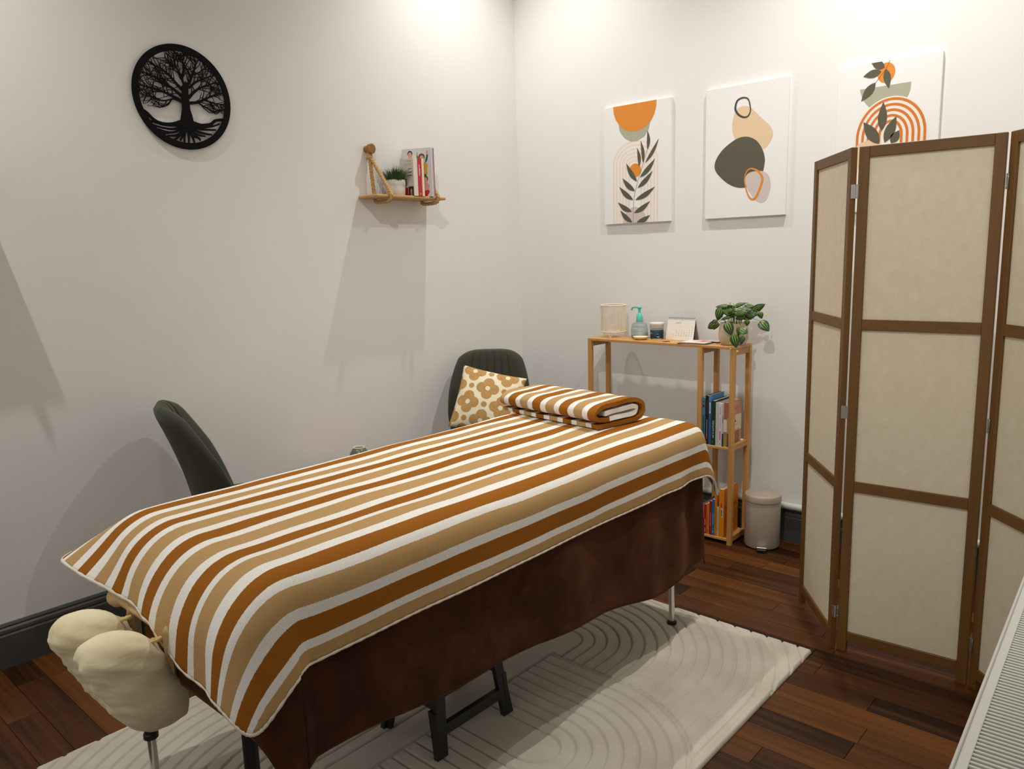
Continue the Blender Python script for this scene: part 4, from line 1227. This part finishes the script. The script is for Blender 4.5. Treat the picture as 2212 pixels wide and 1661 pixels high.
p2_oring = [[0.502,0.313],[0.535,0.358],[0.594,0.369],[0.681,0.34],[0.731,0.288],[0.721,0.24],[0.683,0.174],[0.645,0.133],[0.606,0.126],[0.567,0.143],[0.527,0.2],[0.503,0.264]]
p3_sun = [[0.48,0.918],[0.567,0.916],[0.475,0.986]]
p3_sage = [[0.23,0.835],[0.262,0.77],[0.322,0.715],[0.415,0.673],[0.52,0.653],[0.61,0.671],[0.675,0.718],[0.717,0.776],[0.725,0.836]]
p3_arch = [[0.22,0.476],[0.565,0.75],[0.882,0.453],[0.86,0.455],[0.83,0.458],[0.802,0.46],[0.777,0.461],[0.75,0.463],[0.722,0.466],[0.695,0.468],[0.665,0.47],[0.642,0.471]]
p3_mound = [[0.222,0.456],[0.26,0.473],[0.34,0.488],[0.405,0.48],[0.47,0.453],[0.505,0.423]]
p3_leaves = [[[0.335,1.003],[0.465,0.956]],[[0.26,0.918],[0.435,0.933]],[[0.515,0.816],[0.477,0.945]],[[0.25,0.755],[0.382,0.866]],[[0.47,0.731],[0.467,0.54]],[[0.602,0.626],[0.5,0.461]],[[0.282,0.613],[0.447,0.455]],[[0.637,0.531],[0.565,0.451]]]
p3_stem = [[0.512,0.998],[0.477,0.945],[0.385,0.866],[0.317,0.796]]
trunk = [[-0.003,0.042],[-0.003,0.023],[-0.007,0.0],[-0.008,-0.022],[-0.01,-0.047],[-0.016,-0.07],[-0.021,-0.089],[-0.035,-0.1],[-0.049,-0.103],[-0.033,-0.111],[-0.017,-0.114],[0.0,-0.116],[0.018,-0.111],[0.036,-0.102],[0.043,-0.097],[0.032,-0.084],[0.029,-0.065],[0.023,-0.043],[0.023,-0.024],[0.022,-0.002],[0.022,0.02],[0.023,0.045],[0.015,0.063]]
branches = [[[0.004,0.024],[-0.017,0.043],[-0.035,0.062],[-0.05,0.078],[-0.077,0.095],[-0.102,0.104],[-0.126,0.115]],[[-0.002,0.001],[-0.026,0.02],[-0.051,0.035],[-0.076,0.047],[-0.106,0.061],[-0.137,0.071],[-0.158,0.074]],[[-0.007,-0.015],[-0.035,-0.003],[-0.061,0.006],[-0.089,0.015],[-0.123,0.019],[-0.154,0.024],[-0.168,0.025]],[[-0.009,-0.019],[-0.043,-0.01],[-0.061,-0.031],[-0.079,-0.043],[-0.102,-0.048]],[[-0.043,-0.01],[-0.076,-0.021],[-0.108,-0.019],[-0.13,-0.012],[-0.161,-0.01]],[[0.009,0.043],[0.002,0.067],[-0.003,0.085],[-0.017,0.108],[-0.036,0.123],[-0.06,0.141]],[[0.002,0.067],[0.008,0.093],[0.017,0.119],[0.009,0.143],[0.005,0.167]],[[0.016,0.044],[0.032,0.065],[0.044,0.089],[0.058,0.119],[0.064,0.145],[0.049,0.168]],[[0.044,0.089],[0.077,0.106],[0.107,0.13],[0.126,0.145]],[[0.026,0.039],[0.056,0.065],[0.081,0.078],[0.11,0.092],[0.147,0.104]],[[0.022,0.001],[0.041,0.022],[0.071,0.045],[0.104,0.059],[0.141,0.074],[0.165,0.068]],[[0.023,-0.018],[0.058,-0.011],[0.084,0.002],[0.117,0.019],[0.155,0.034],[0.173,0.036]],[[0.058,-0.011],[0.075,-0.021],[0.095,-0.029],[0.119,-0.039],[0.14,-0.043]],[[0.084,0.002],[0.115,-0.004],[0.144,-0.007],[0.167,-0.01]],[[-0.017,0.108],[-0.022,0.132],[-0.025,0.162]]]
roots = [[[-0.161,-0.067],[-0.146,-0.078],[-0.129,-0.094],[-0.108,-0.105],[-0.079,-0.108],[-0.049,-0.103],[-0.021,-0.092]],[[0.037,-0.093],[0.06,-0.098],[0.081,-0.096],[0.107,-0.089],[0.126,-0.074],[0.158,-0.067]],[[-0.016,-0.104],[-0.053,-0.111],[-0.092,-0.112],[-0.139,-0.102]],[[-0.013,-0.107],[-0.048,-0.123],[-0.087,-0.124],[-0.131,-0.116]],[[-0.009,-0.11],[-0.042,-0.132],[-0.072,-0.138],[-0.113,-0.13]],[[-0.072,-0.138],[-0.096,-0.144],[-0.102,-0.147]],[[-0.006,-0.113],[-0.029,-0.141],[-0.054,-0.149],[-0.077,-0.151]],[[-0.029,-0.141],[-0.041,-0.157],[-0.055,-0.165]],[[-0.003,-0.113],[-0.016,-0.142],[-0.029,-0.166]],[[-0.001,-0.113],[-0.01,-0.145],[-0.012,-0.172]],[[0.006,-0.112],[0.008,-0.143],[0.005,-0.173]],[[0.007,-0.112],[0.021,-0.142],[0.029,-0.169]],[[0.021,-0.142],[0.048,-0.149],[0.054,-0.159]],[[0.011,-0.111],[0.036,-0.134],[0.077,-0.14]],[[0.014,-0.108],[0.047,-0.124],[0.082,-0.13],[0.106,-0.131]],[[0.018,-0.104],[0.055,-0.113],[0.094,-0.113],[0.126,-0.11]],[[0.022,-0.101],[0.063,-0.105],[0.106,-0.099],[0.143,-0.085]]]
# ================================================================== WALL PICTURES
m_canvas = M('canvas_white', srgb(240, 238, 236), 0.75, bump=0.15, bscale=900, bdist=0.0004)
INK = dict(orange=srgb(226, 140, 48), sage=srgb(176, 174, 152), olive=srgb(90, 86, 70), tan=srgb(240, 222, 204), mauve=srgb(212, 196, 190), peach=srgb(230, 200, 164), char=srgb(74, 70, 64), rust=srgb(214, 120, 50), cream=srgb(240, 234, 218))
def ink_m(k): return M('ink_' + k, INK[k], 0.75, bump=0.1, bscale=900, bdist=0.0003)
PD = 0.017
def picture(x, z, label):
    p = thing('canvas_picture', label, 'picture', (x, -0.0005, z), 0, 'canvas pictures on the back wall')
    MB().box(0, 0.4, -PD, 0, 0, 0.6, 0.0012).build('canvas', m_canvas, p)
    return p
def shape(p, name, pts, k, layer, smooth=True, closed=True):
    q = [(a, b, 0) for a, b in pts]
    if smooth: q = [(v.x, v.y) for v in catmull(q, 5, True)]
    else: q = pts
    q = [(min(max(a, 0.002), 0.998), min(max(b, 0.002), 0.998)) for a, b in q]
    y1_ = -PD - 0.00025 * layer
    MB().prism([(a * 0.4, b * 0.6) for a, b in q], 0.00025 * layer + 0.0001, lambda u, v_, w_: (u, y1_ + w_, v_)).build(name, ink_m(k), p)
def band(p, name, path, wd, k, layer):
    """flat ribbon along a 2D path in picture fractions"""
    P_ = [Vector((a * 0.4, b * 0.6, 0)) for a, b in path]
    Lq, Rq = [], []
    for i in range(len(P_)):
        tn = (P_[min(i + 1, len(P_) - 1)] - P_[max(i - 1, 0)]).normalized()
        nn = Vector((-tn.y, tn.x, 0))
        w_ = wd(i / (len(P_) - 1)) if callable(wd) else wd
        Lq.append(P_[i] + nn * w_ / 2); Rq.append(P_[i] - nn * w_ / 2)
    y1_ = -PD - 0.00025 * layer
    m = MB(); n_ = len(P_)
    for q in Lq: m.v.append((min(max(q.x, .001), .399), y1_, min(max(q.y, .001), .599)))
    for q in Rq: m.v.append((min(max(q.x, .001), .399), y1_, min(max(q.y, .001), .599)))
    for i in range(n_ - 1): m.f.append((i, i + 1, n_ + i + 1, n_ + i))
    m.build(name, ink_m(k), p)
def leaf2d(p, tip, base, wd, layer=6, k='olive', bend=0.0):
    T_, B_ = Vector((tip[0] * .4, tip[1] * .6)), Vector((base[0] * .4, base[1] * .6))
    d_ = T_ - B_; n_ = Vector((-d_.y, d_.x)).normalized()
    pts = []
    for s in (1, -1):
        rng = range(0, 11) if s == 1 else range(9, 0, -1)
        for i in rng:
            t_ = i / 10
            w_ = wd * math.sin(PI * t_ ** 0.85) * 0.5
            q = B_ + d_ * t_ + n_ * (s * w_ + bend * math.sin(PI * t_))
            pts.append((q.x / .4, q.y / .6))
    shape(p, 'printed_leaf', pts, k, layer, smooth=False)

pic1 = picture(0.630, 1.547, 'canvas print with orange half sun above pale arches and a leafy stem')
shape(pic1, 'printed_sage_bowl', p1_sage + [[0.70, 0.90], [0.24, 0.90]], 'sage', 2, False)
shape(pic1, 'printed_sun_bowl', p1_orange, 'orange', 3, False)
for k in range(6):
    rx = (0.812 - 0.148) / 2 - 0.048 * k; cx_ = 0.480; zc = 0.505; ry = (0.690 - 0.505) - 0.032 * k
    path = [(cx_ - rx, 0.004)] + [(cx_ - rx * math.cos(a), zc + ry * math.sin(a)) for a in [PI * i / 36 for i in range(37)]] + [(cx_ + rx, 0.004)]
    band(pic1, 'printed_arch', path, 0.0098, 'tan', 1)
shape(pic1, 'printed_sun', [(0.481 + 0.088 * math.cos(a), 0.445 + 0.058 * math.sin(a)) for a in [2 * PI * i / 32 for i in range(32)]], 'orange', 3, False)
shape(pic1, 'printed_dome', p1_mauve, 'mauve', 4, False)
band(pic1, 'printed_stem', [(v.x, v.y) for v in catmull([(a, b, 0) for a, b in p1_stem], 6)], 0.0016, 'olive', 5)
for i, (a, b) in enumerate(p1_leaves):
    leaf2d(pic1, a, b, 0.026 if i not in (5, 6, 7, 13) else 0.019, bend=0.006 if i < 5 else -0.006)

pic2 = picture(1.221, 1.5465, 'canvas print of stacked peach, dark olive and mauve pebble shapes')
shape(pic2, 'printed_pebble', p2_peach, 'peach', 1)
shape(pic2, 'printed_pebble', p2_olive, 'olive', 2)
shape(pic2, 'printed_pebble', p2_mauve, 'mauve', 3)
def loopband(p, pts, k, layer, w0, w1, ph):
    q = catmull([(a, b, 0) for a, b in pts], 6, True); q.append(q[0])
    cxm = sum(v.x for v in q) / len(q); cym = sum(v.y for v in q) / len(q)
    q = [(cxm + (v.x - cxm) * 0.93, cym + (v.y - cym) * 0.95) for v in q]
    band(p, 'printed_ring', q, lambda t_: w0 + (w1 - w0) * (0.5 + 0.5 * math.cos(2 * PI * t_ + ph)), k, layer)
loopband(pic2, p2_ring, 'char', 4, 0.0055, 0.0100, 0.5)
loopband(pic2, p2_oring, 'orange', 5, 0.005, 0.0110, 3.4)

pic3 = picture(1.833, 1.540, 'canvas print with orange rainbow arches, sage bowl and leaves above the screen')
shape(pic3, 'printed_bowl', [(v.x, v.y) for v in catmull([(a, b, 0) for a, b in p3_sage], 5)], 'sage', 1, False)
for k in range(5):
    rx = 0.325 - 0.0545 * k; cx_ = 0.551; zc = 0.50; ry = 0.243 - 0.036 * k
    path = [(cx_ - rx, 0.10)] + [(cx_ - rx * math.cos(a), zc + ry * math.sin(a)) for a in [PI * i / 36 for i in range(37)]] + [(cx_ + rx, 0.10)]
    band(pic3, 'printed_arch', path, 0.0215, 'cream', 2)
    band(pic3, 'printed_arch', path, 0.0105, 'rust', 3)
shape(pic3, 'printed_sun', [(0.482 + 0.086 * math.cos(a), 0.920 + 0.066 * math.sin(a)) for a in [2 * PI * i / 32 for i in range(32)]], 'orange', 2, False)
shape(pic3, 'printed_mound', p3_mound + [[0.5, 0.3], [0.23, 0.3]], 'peach', 4, False)
band(pic3, 'printed_stem', [(v.x, v.y) for v in catmull([(a, b, 0) for a, b in p3_stem], 5)], 0.0014, 'olive', 4)
for i, (a, b) in enumerate(p3_leaves):
    leaf2d(pic3, a, b, (0.032, 0.032, 0.028, 0.034, 0.036, 0.040, 0.044, 0.036)[i])

# ================================================================== TREE WALL DISC
td = thing('wall_disc', 'round black metal tree of life cutout hanging on the left wall', 'wall decoration', (0.009, -2.0, 2.045))
m_iron = M('black_steel_sheet', (0.004, 0.004, 0.004), 0.75, **{'Specular IOR Level': 0.15})
TH = 0.004
def DZ(u, v_, w_): return (w_, u, v_)
ro, ri = 0.197, 0.1715
m = MB(); n = 96
for r_, w_ in ((ro, 0), (ro, TH), (ri, TH), (ri, 0)):
    for i in range(n):
        a = 2 * PI * i / n
        m.v.append((w_, r_ * math.cos(a), r_ * math.sin(a)))
for s in range(4):
    for i in range(n):
        j = (i + 1) % n; s2 = (s + 1) % 4
        m.f.append((s * n + i, s * n + j, s2 * n + j, s2 * n + i))
m.build('ring', m_iron, td, True, 30)
for ang in (0.8, 2.3, 4.0, 5.4):
    MB().cyl((-0.009, 0.184 * math.cos(ang), 0.184 * math.sin(ang)), (0.0, 0.184 * math.cos(ang), 0.184 * math.sin(ang)), 0.004, n=10).build('wall_spacer', m_iron, td)
tree = MB()
tree.prism([tuple(p) for p in trunk], TH + 0.0008, DZ)
def limb(pts, w0, w1):
    q = catmull([(a, b, 0) for a, b in pts], 4)
    Lq, Rq = [], []
    for i in range(len(q)):
        tn = (q[min(i + 1, len(q) - 1)] - q[max(i - 1, 0)])
        if tn.length < 1e-9: tn = Vector((1, 0, 0))
        tn.normalize(); nn = Vector((-tn.y, tn.x, 0))
        w_ = (w0 + (w1 - w0) * i / (len(q) - 1)) / 2
        Lq.append(q[i] + nn * w_); Rq.append(q[i] - nn * w_)
    o = len(tree.v); k = len(q)
    tk = TH - random.uniform(0.0, 0.0008)
    for d_ in (random.uniform(0, 0.0006), tk):
        tree.v += [(d_, p.x, p.y) for p in Lq] + [(d_, p.x, p.y) for p in Rq]
    for i in range(k - 1):
        tree.f.append((o + i, o + i + 1, o + k + i + 1, o + k + i))
        tree.f.append((o + 2 * k + i, o + 3 * k + i, o + 3 * k + i + 1, o + 2 * k + i + 1))
        tree.f.append((o + i, o + 2 * k + i, o + 2 * k + i + 1, o + i + 1))
        tree.f.append((o + k + i, o + k + i + 1, o + 3 * k + i + 1, o + 3 * k + i))
    return q
random.seed(21)
def low(u):   # lower limit of the crown
    return -0.055 + 0.035 * math.cos(u * 12)
def twig(p, ang, ln, w_, depth):
    pts = [p]; a = ang; q = p
    for i in range(3):
        a += random.uniform(-0.38, 0.38)
        q = (q[0] + ln / 3 * math.cos(a), q[1] + ln / 3 * math.sin(a))
        if math.hypot(*q) > 0.176: break
        if q[1] < -0.052 or (abs(q[0]) < 0.05 and q[1] < 0.0): return
        pts.append(q)
    if len(pts) < 2: return
    limb(pts, w_, w_ * 0.55)
    if depth > 0:
        for s in (-1, 1):
            if random.random() < 0.88:
                twig(pts[-1], a + s * random.uniform(0.3, 0.75), ln * random.uniform(0.6, 0.85), w_ * 0.68, depth - 1)
for bi, b in enumerate(branches):
    big = 0.0125 if bi in (0, 1, 2, 7, 10, 11) else 0.0095
    if bi in (3, 4, 8, 12, 13, 14): big = 0.0062
    q = limb(b, big, 0.0032)
    for i in range(3, len(q) - 1, 2):
        tn = q[i + 1] - q[i - 1]
        a0 = math.atan2(tn.y, tn.x)
        for s in ((-1, 1) if i > 6 else (random.choice((-1, 1)),)):
            f_ = i / len(q)
            twig((q[i].x, q[i].y), a0 + s * random.uniform(0.45, 0.95), random.uniform(0.030, 0.048), 0.0036 - 0.0006 * f_, 1 if f_ < 0.8 else 0)
for ri_, b in enumerate(roots):
    limb(b, 0.013 if ri_ < 2 else 0.0115, 0.011 if ri_ < 2 else 0.0062)
tree.build('tree_cutout', m_iron, td)

# ================================================================== ROPE SHELVES
t = NT('jute_rope')
c = t.coords()
t.base(t.ramp(t.noise(c, 160.0, 3), [(0.3, srgb(168, 126, 74)), (0.7, srgb(216, 178, 122))]), 0.9)
t.bump(t.noise(c, 600.0, 2), 0.5, 0.001)
m_rope = t.m
m_plank = wood('pine_plank', srgb(172, 124, 66), srgb(212, 168, 104), axis=1, rough=0.55, fine=60)
m_knob = wood('knob_wood', srgb(130, 84, 40), srgb(176, 124, 66), axis=0, rough=0.5, fine=80)
def rope_shelf(yc, label, grp):
    s = thing('rope_shelf', label, 'shelf', (0.001, yc, 1.685), 0, grp)
    MB().box(0.002, 0.147, -0.222, 0.222, 0, 0.014, 0.0035).build('plank', m_plank, s, True, 30)
    for yo in (-0.142, 0.160):
        pg = MB().cyl((0.0, yo - 0.012, 0.235), (0.028, yo - 0.012, 0.235), 0.017, n=24).build('peg', m_knob, s, True)
        h = MB().lathe([(0.0, 0), (0.021, 0), (0.024, 0.003), (0.024, 0.014), (0.021, 0.017), (0.0, 0.017)], 28).build('peg_head', m_knob, pg, True, 40)
        h.rotation_euler = (0, PI / 2, 0); h.location = (0.028, yo - 0.012, 0.235)
        top = (0.022, yo - 0.010, 0.200)
        path = [(0.018, yo - 0.014, 0.222), top, (0.024, yo - 0.006, 0.11), (0.026, yo, 0.03), (0.028, yo, 0.004), (0.034, yo, -0.011), (0.055, yo, -0.0165), (0.105, yo, -0.0165), (0.142, yo, -0.012), (0.1565, yo, 0.006), (0.146, yo, 0.028), (0.10, yo - 0.004, 0.095), (0.045, yo - 0.008, 0.170), top]
        dense = []
        cm = catmull(path, 26)
        MB().tube(cm, 0.0088, 14, rfun=lambda th_, s_: 1 + 0.17 * math.cos(3 * th_ + s_ * 400)).build('rope', m_rope, s, True, 180)
        MB().tube([(0.021, yo - 0.012, 0.186), (0.022, yo - 0.0115, 0.198), (0.020, yo - 0.012, 0.212)], [0.0175, 0.0155, 0.0135], 14, rfun=lambda th_, s_: 1 + 0.06 * math.cos(s_ * 1500)).build('whipping', m_rope, s, True, 180)
    return s
rope_shelf(-0.953, 'small pine shelf hung on looped jute rope, holding books and a grass pot', 'rope shelves on the left wall')
rope_shelf(-2.960, 'second small pine rope shelf further along the left wall, casting a long shadow', 'rope shelves on the left wall')
WZ = 1.699
# grass in a crumpled white pot
gp = thing('grass_pot', 'small artificial grass plant in a crumpled white pot on the rope shelf', 'plant', (0.082, -1.005, WZ))
MB().lathe([(0.0, 0.0), (0.040, 0.0), (0.0455, 0.004), (0.047, 0.035), (0.046, 0.048), (0.0475, 0.050), (0.0490, 0.060), (0.0475, 0.074), (0.045, 0.076), (0.043, 0.068), (0.0, 0.062)], 48,
           rfun=lambda a, z: 1 + 0.022 * math.sin(5 * a + z * 90) * (z > 0.03) + 0.014 * math.sin(9 * a + 1)).build('pot', M('white_felt', srgb(226, 222, 212), 0.85, bump=0.2, bscale=200), gp, True, 60)
random.seed(5)
gr = MB()
for i in range(420):
    a = random.uniform(0, 2 * PI); rr = 0.040 * math.sqrt(random.random())
    x_, y_ = rr * math.cos(a), rr * math.sin(a)
    h_ = random.uniform(0.050, 0.105) * (1 - 0.35 * rr / 0.04)
    lean_ = Vector((x_, y_, 0)) * random.uniform(0.9, 1.9) + Vector((random.uniform(-.012, .012), random.uniform(-.012, .012), 0))
    b_ = Vector((x_, y_, 0.060)); mid = b_ + Vector((0, 0, h_ * .55)) + lean_ * 0.4; tp = b_ + Vector((0, 0, h_)) + lean_
    sd_ = Vector((-lean_.y, lean_.x, 0)); sd_ = sd_.normalized() * 0.0011 if sd_.length > 1e-6 else Vector((0.0011, 0, 0))
    gr.add([b_ - sd_, b_ + sd_, mid + sd_, mid - sd_, tp], [(0, 1, 2, 3), (3, 2, 4)])
    for s in (-1, 1):
        b2 = b_.lerp(tp, random.uniform(.45, .8)); dr = (lean_.normalized() if lean_.length > 1e-6 else Vector((1, 0, 0))) * 0.006 + Vector((sd_.x, sd_.y, 0)).normalized() * s * 0.008 + Vector((0, 0, 0.010))
        gr.add([b2 - sd_ * .8, b2 + sd_ * .8, b2 + dr], [(0, 1, 2)])
go = gr.build('grass', M('grass_green', srgb(54, 84, 34), 0.6, var=0.5, scale=60), gp)
go['kind'] = 'stuff'
# books on the rope shelf
def wbook(label, loc, rz, w_, h_, d_, col, spine=None):
    """cover lies in local x-z and faces -y; spine at +x; thickness along +y"""
    b = thing('book', label, 'book', loc, rz, 'books on the rope shelf')
    cm = M('cover_%d_%d_%d' % tuple(int(x * 2550) for x in col), col, 0.4)
    sm_ = M('cover_%d_%d_%d' % tuple(int(x * 2550) for x in (spine or col)), spine or col, 0.4)
    t_ = 0.0012
    MB().box(0, d_, 0, t_, 0, h_).box(0, d_, w_ - t_, w_, 0, h_).build('cover', cm, b)
    MB().box(d_ - t_, d_ + 0.0006, 0, w_, 0, h_, 0.0004).build('spine', sm_, b)
    MB().box(0.003, d_ - t_, t_, w_ - t_, 0.002, h_ - 0.002).build('pages', M('pages', srgb(226, 218, 200), 0.9), b)
    return b
def cover_shape(b, name, pts, col, layer=1):
    y_ = -0.0002 * layer
    MB().prism(pts, 0.0001, lambda u, v_, q: (u, y_ - q, v_)).build(name, M('cv_%d' % int(sum(x * (i + 1) for i, x in enumerate(col)) * 9999), col, 0.45), b)
def disc(cx_, cz_, rx, rz_, n_=20): return [(cx_ + rx * math.cos(2 * PI * i / n_), cz_ + rz_ * math.sin(2 * PI * i / n_)) for i in range(n_)]
def rect(x0, x1, z0, z1): return [(x0, z0), (x1, z0), (x1, z1), (x0, z1)]
b1 = wbook('cream paperback with a small portrait on its cover, beside the grass pot', (0.050, -0.945, WZ), 0.0, 0.027, 0.178, 0.100, srgb(226, 218, 202))
cover_shape(b1, 'red_panel', rect(0.028, 0.058, 0.0, 0.042), srgb(196, 30, 40))
cover_shape(b1, 'portrait_ground', rect(0.060, 0.097, 0.0, 0.046), srgb(34, 60, 78))
cover_shape(b1, 'portrait_hair', disc(0.080, 0.022, 0.014, 0.021), srgb(28, 18, 16), 2)
cover_shape(b1, 'portrait_face', disc(0.080, 0.024, 0.0075, 0.011), srgb(204, 140, 112), 3)
cover_shape(b1, 'portrait_neck', rect(0.074, 0.087, 0.0, 0.014), srgb(204, 140, 112), 3)
cover_shape(b1, 'drawn_figure', disc(0.044, 0.062, 0.008, 0.013), srgb(150, 130, 118), 2)
cover_shape(b1, 'drawn_hat', disc(0.046, 0.080, 0.006, 0.004), srgb(196, 40, 50), 3)
for z0, x0_, x1_, cc in ((0.112, 0.060, 0.090, srgb(96, 90, 92)), (0.096, 0.055, 0.088, srgb(96, 90, 92)), (0.128, 0.062, 0.088, srgb(150, 140, 136)), (0.165, 0.055, 0.085, srgb(176, 170, 164))):
    cover_shape(b1, 'cover_line', rect(x0_, x1_, z0, z0 + 0.004), cc, 2)
text('cover_title', 'JOTTA', 0.017, M('title_grey', srgb(176, 172, 170), 0.6), b1, (0.062, -0.0007, 0.150), (PI / 2, 0, 0))
b2 = wbook('red-spined paperback with white lettering between two cream books', (0.050, -0.9175, WZ), 0.0, 0.027, 0.180, 0.1005, srgb(232, 222, 206), srgb(192, 28, 52))
text('spine_title', 'La vie', 0.011, m_white, b2, (0.1016, 0.0135, 0.118), (PI / 2, -PI / 2, PI / 2))
MB().box(0.1012, 0.1016, 0.009, 0.012, 0.095, 0.150).build('spine_line', m_white, b2)
MB().box(0.1012, 0.1016, 0.010, 0.017, 0.006, 0.014).build('spine_emblem', M('gold_print', srgb(226, 170, 70), 0.5), b2)
b3 = wbook('slim cream paperback leaning between the red spine and the tall book', (0.050, -0.890, WZ), 0.0, 0.015, 0.180, 0.099, srgb(238, 224, 190))
b4 = wbook('tall white book with children photographed on its cover, on the rope shelf', (0.012, -0.892, WZ), 0.36, 0.012, 0.236, 0.160, srgb(222, 222, 226))
skin = srgb(222, 168, 142)
# three children printed on the cover
cover_shape(b4, 'child_hair', disc(0.044, 0.212, 0.014, 0.015), srgb(70, 44, 42), 2)
cover_shape(b4, 'child_face', disc(0.044, 0.203, 0.0115, 0.017), skin, 3)
cover_shape(b4, 'child_shirt', [(0.022, 0.160), (0.066, 0.160), (0.060, 0.184), (0.048, 0.190), (0.040, 0.190), (0.028, 0.184)], srgb(176, 66, 110), 2)
cover_shape(b4, 'child_hair', disc(0.108, 0.193, 0.018, 0.017), srgb(106, 72, 48), 2)
cover_shape(b4, 'child_face', disc(0.109, 0.185, 0.0125, 0.016), skin, 3)
cover_shape(b4, 'child_sleeve', [(0.080, 0.168), (0.092, 0.162), (0.088, 0.200), (0.080, 0.200)], srgb(30, 110, 84), 2)
cover_shape(b4, 'child_sleeve', [(0.124, 0.160), (0.138, 0.172), (0.146, 0.202), (0.136, 0.204)], srgb(30, 110, 84), 2)
cover_shape(b4, 'child_hand', disc(0.084, 0.208, 0.005, 0.010), skin, 2)
cover_shape(b4, 'child_hand', disc(0.139, 0.213, 0.005, 0.011), skin, 2)
cover_shape(b4, 'child_shirt', [(0.104, 0.110), (0.136, 0.110), (0.140, 0.160), (0.104, 0.166)], srgb(222, 172, 72), 2)
cover_shape(b4, 'child_legs', rect(0.112, 0.132, 0.098, 0.110), srgb(30, 110, 84), 2)
cover_shape(b4, 'child_hair', disc(0.128, 0.086, 0.012, 0.014), srgb(120, 84, 62), 2)
cover_shape(b4, 'child_face', disc(0.125, 0.080, 0.010, 0.014), skin, 3)
cover_shape(b4, 'child_shirt', [(0.100, 0.030), (0.142, 0.030), (0.146, 0.056), (0.134, 0.068), (0.110, 0.068)], srgb(226, 160, 170), 2)
cover_shape(b4, 'child_trousers', [(0.104, 0.0), (0.130, 0.0), (0.146, 0.022), (0.142, 0.032), (0.104, 0.030)], srgb(198, 30, 46), 3)
b5 = wbook('tall book with dark red edge behind the white children book', (0.010, -0.8775, WZ), 0.36, 0.006, 0.234, 0.163, srgb(214, 204, 208), srgb(150, 62, 78))
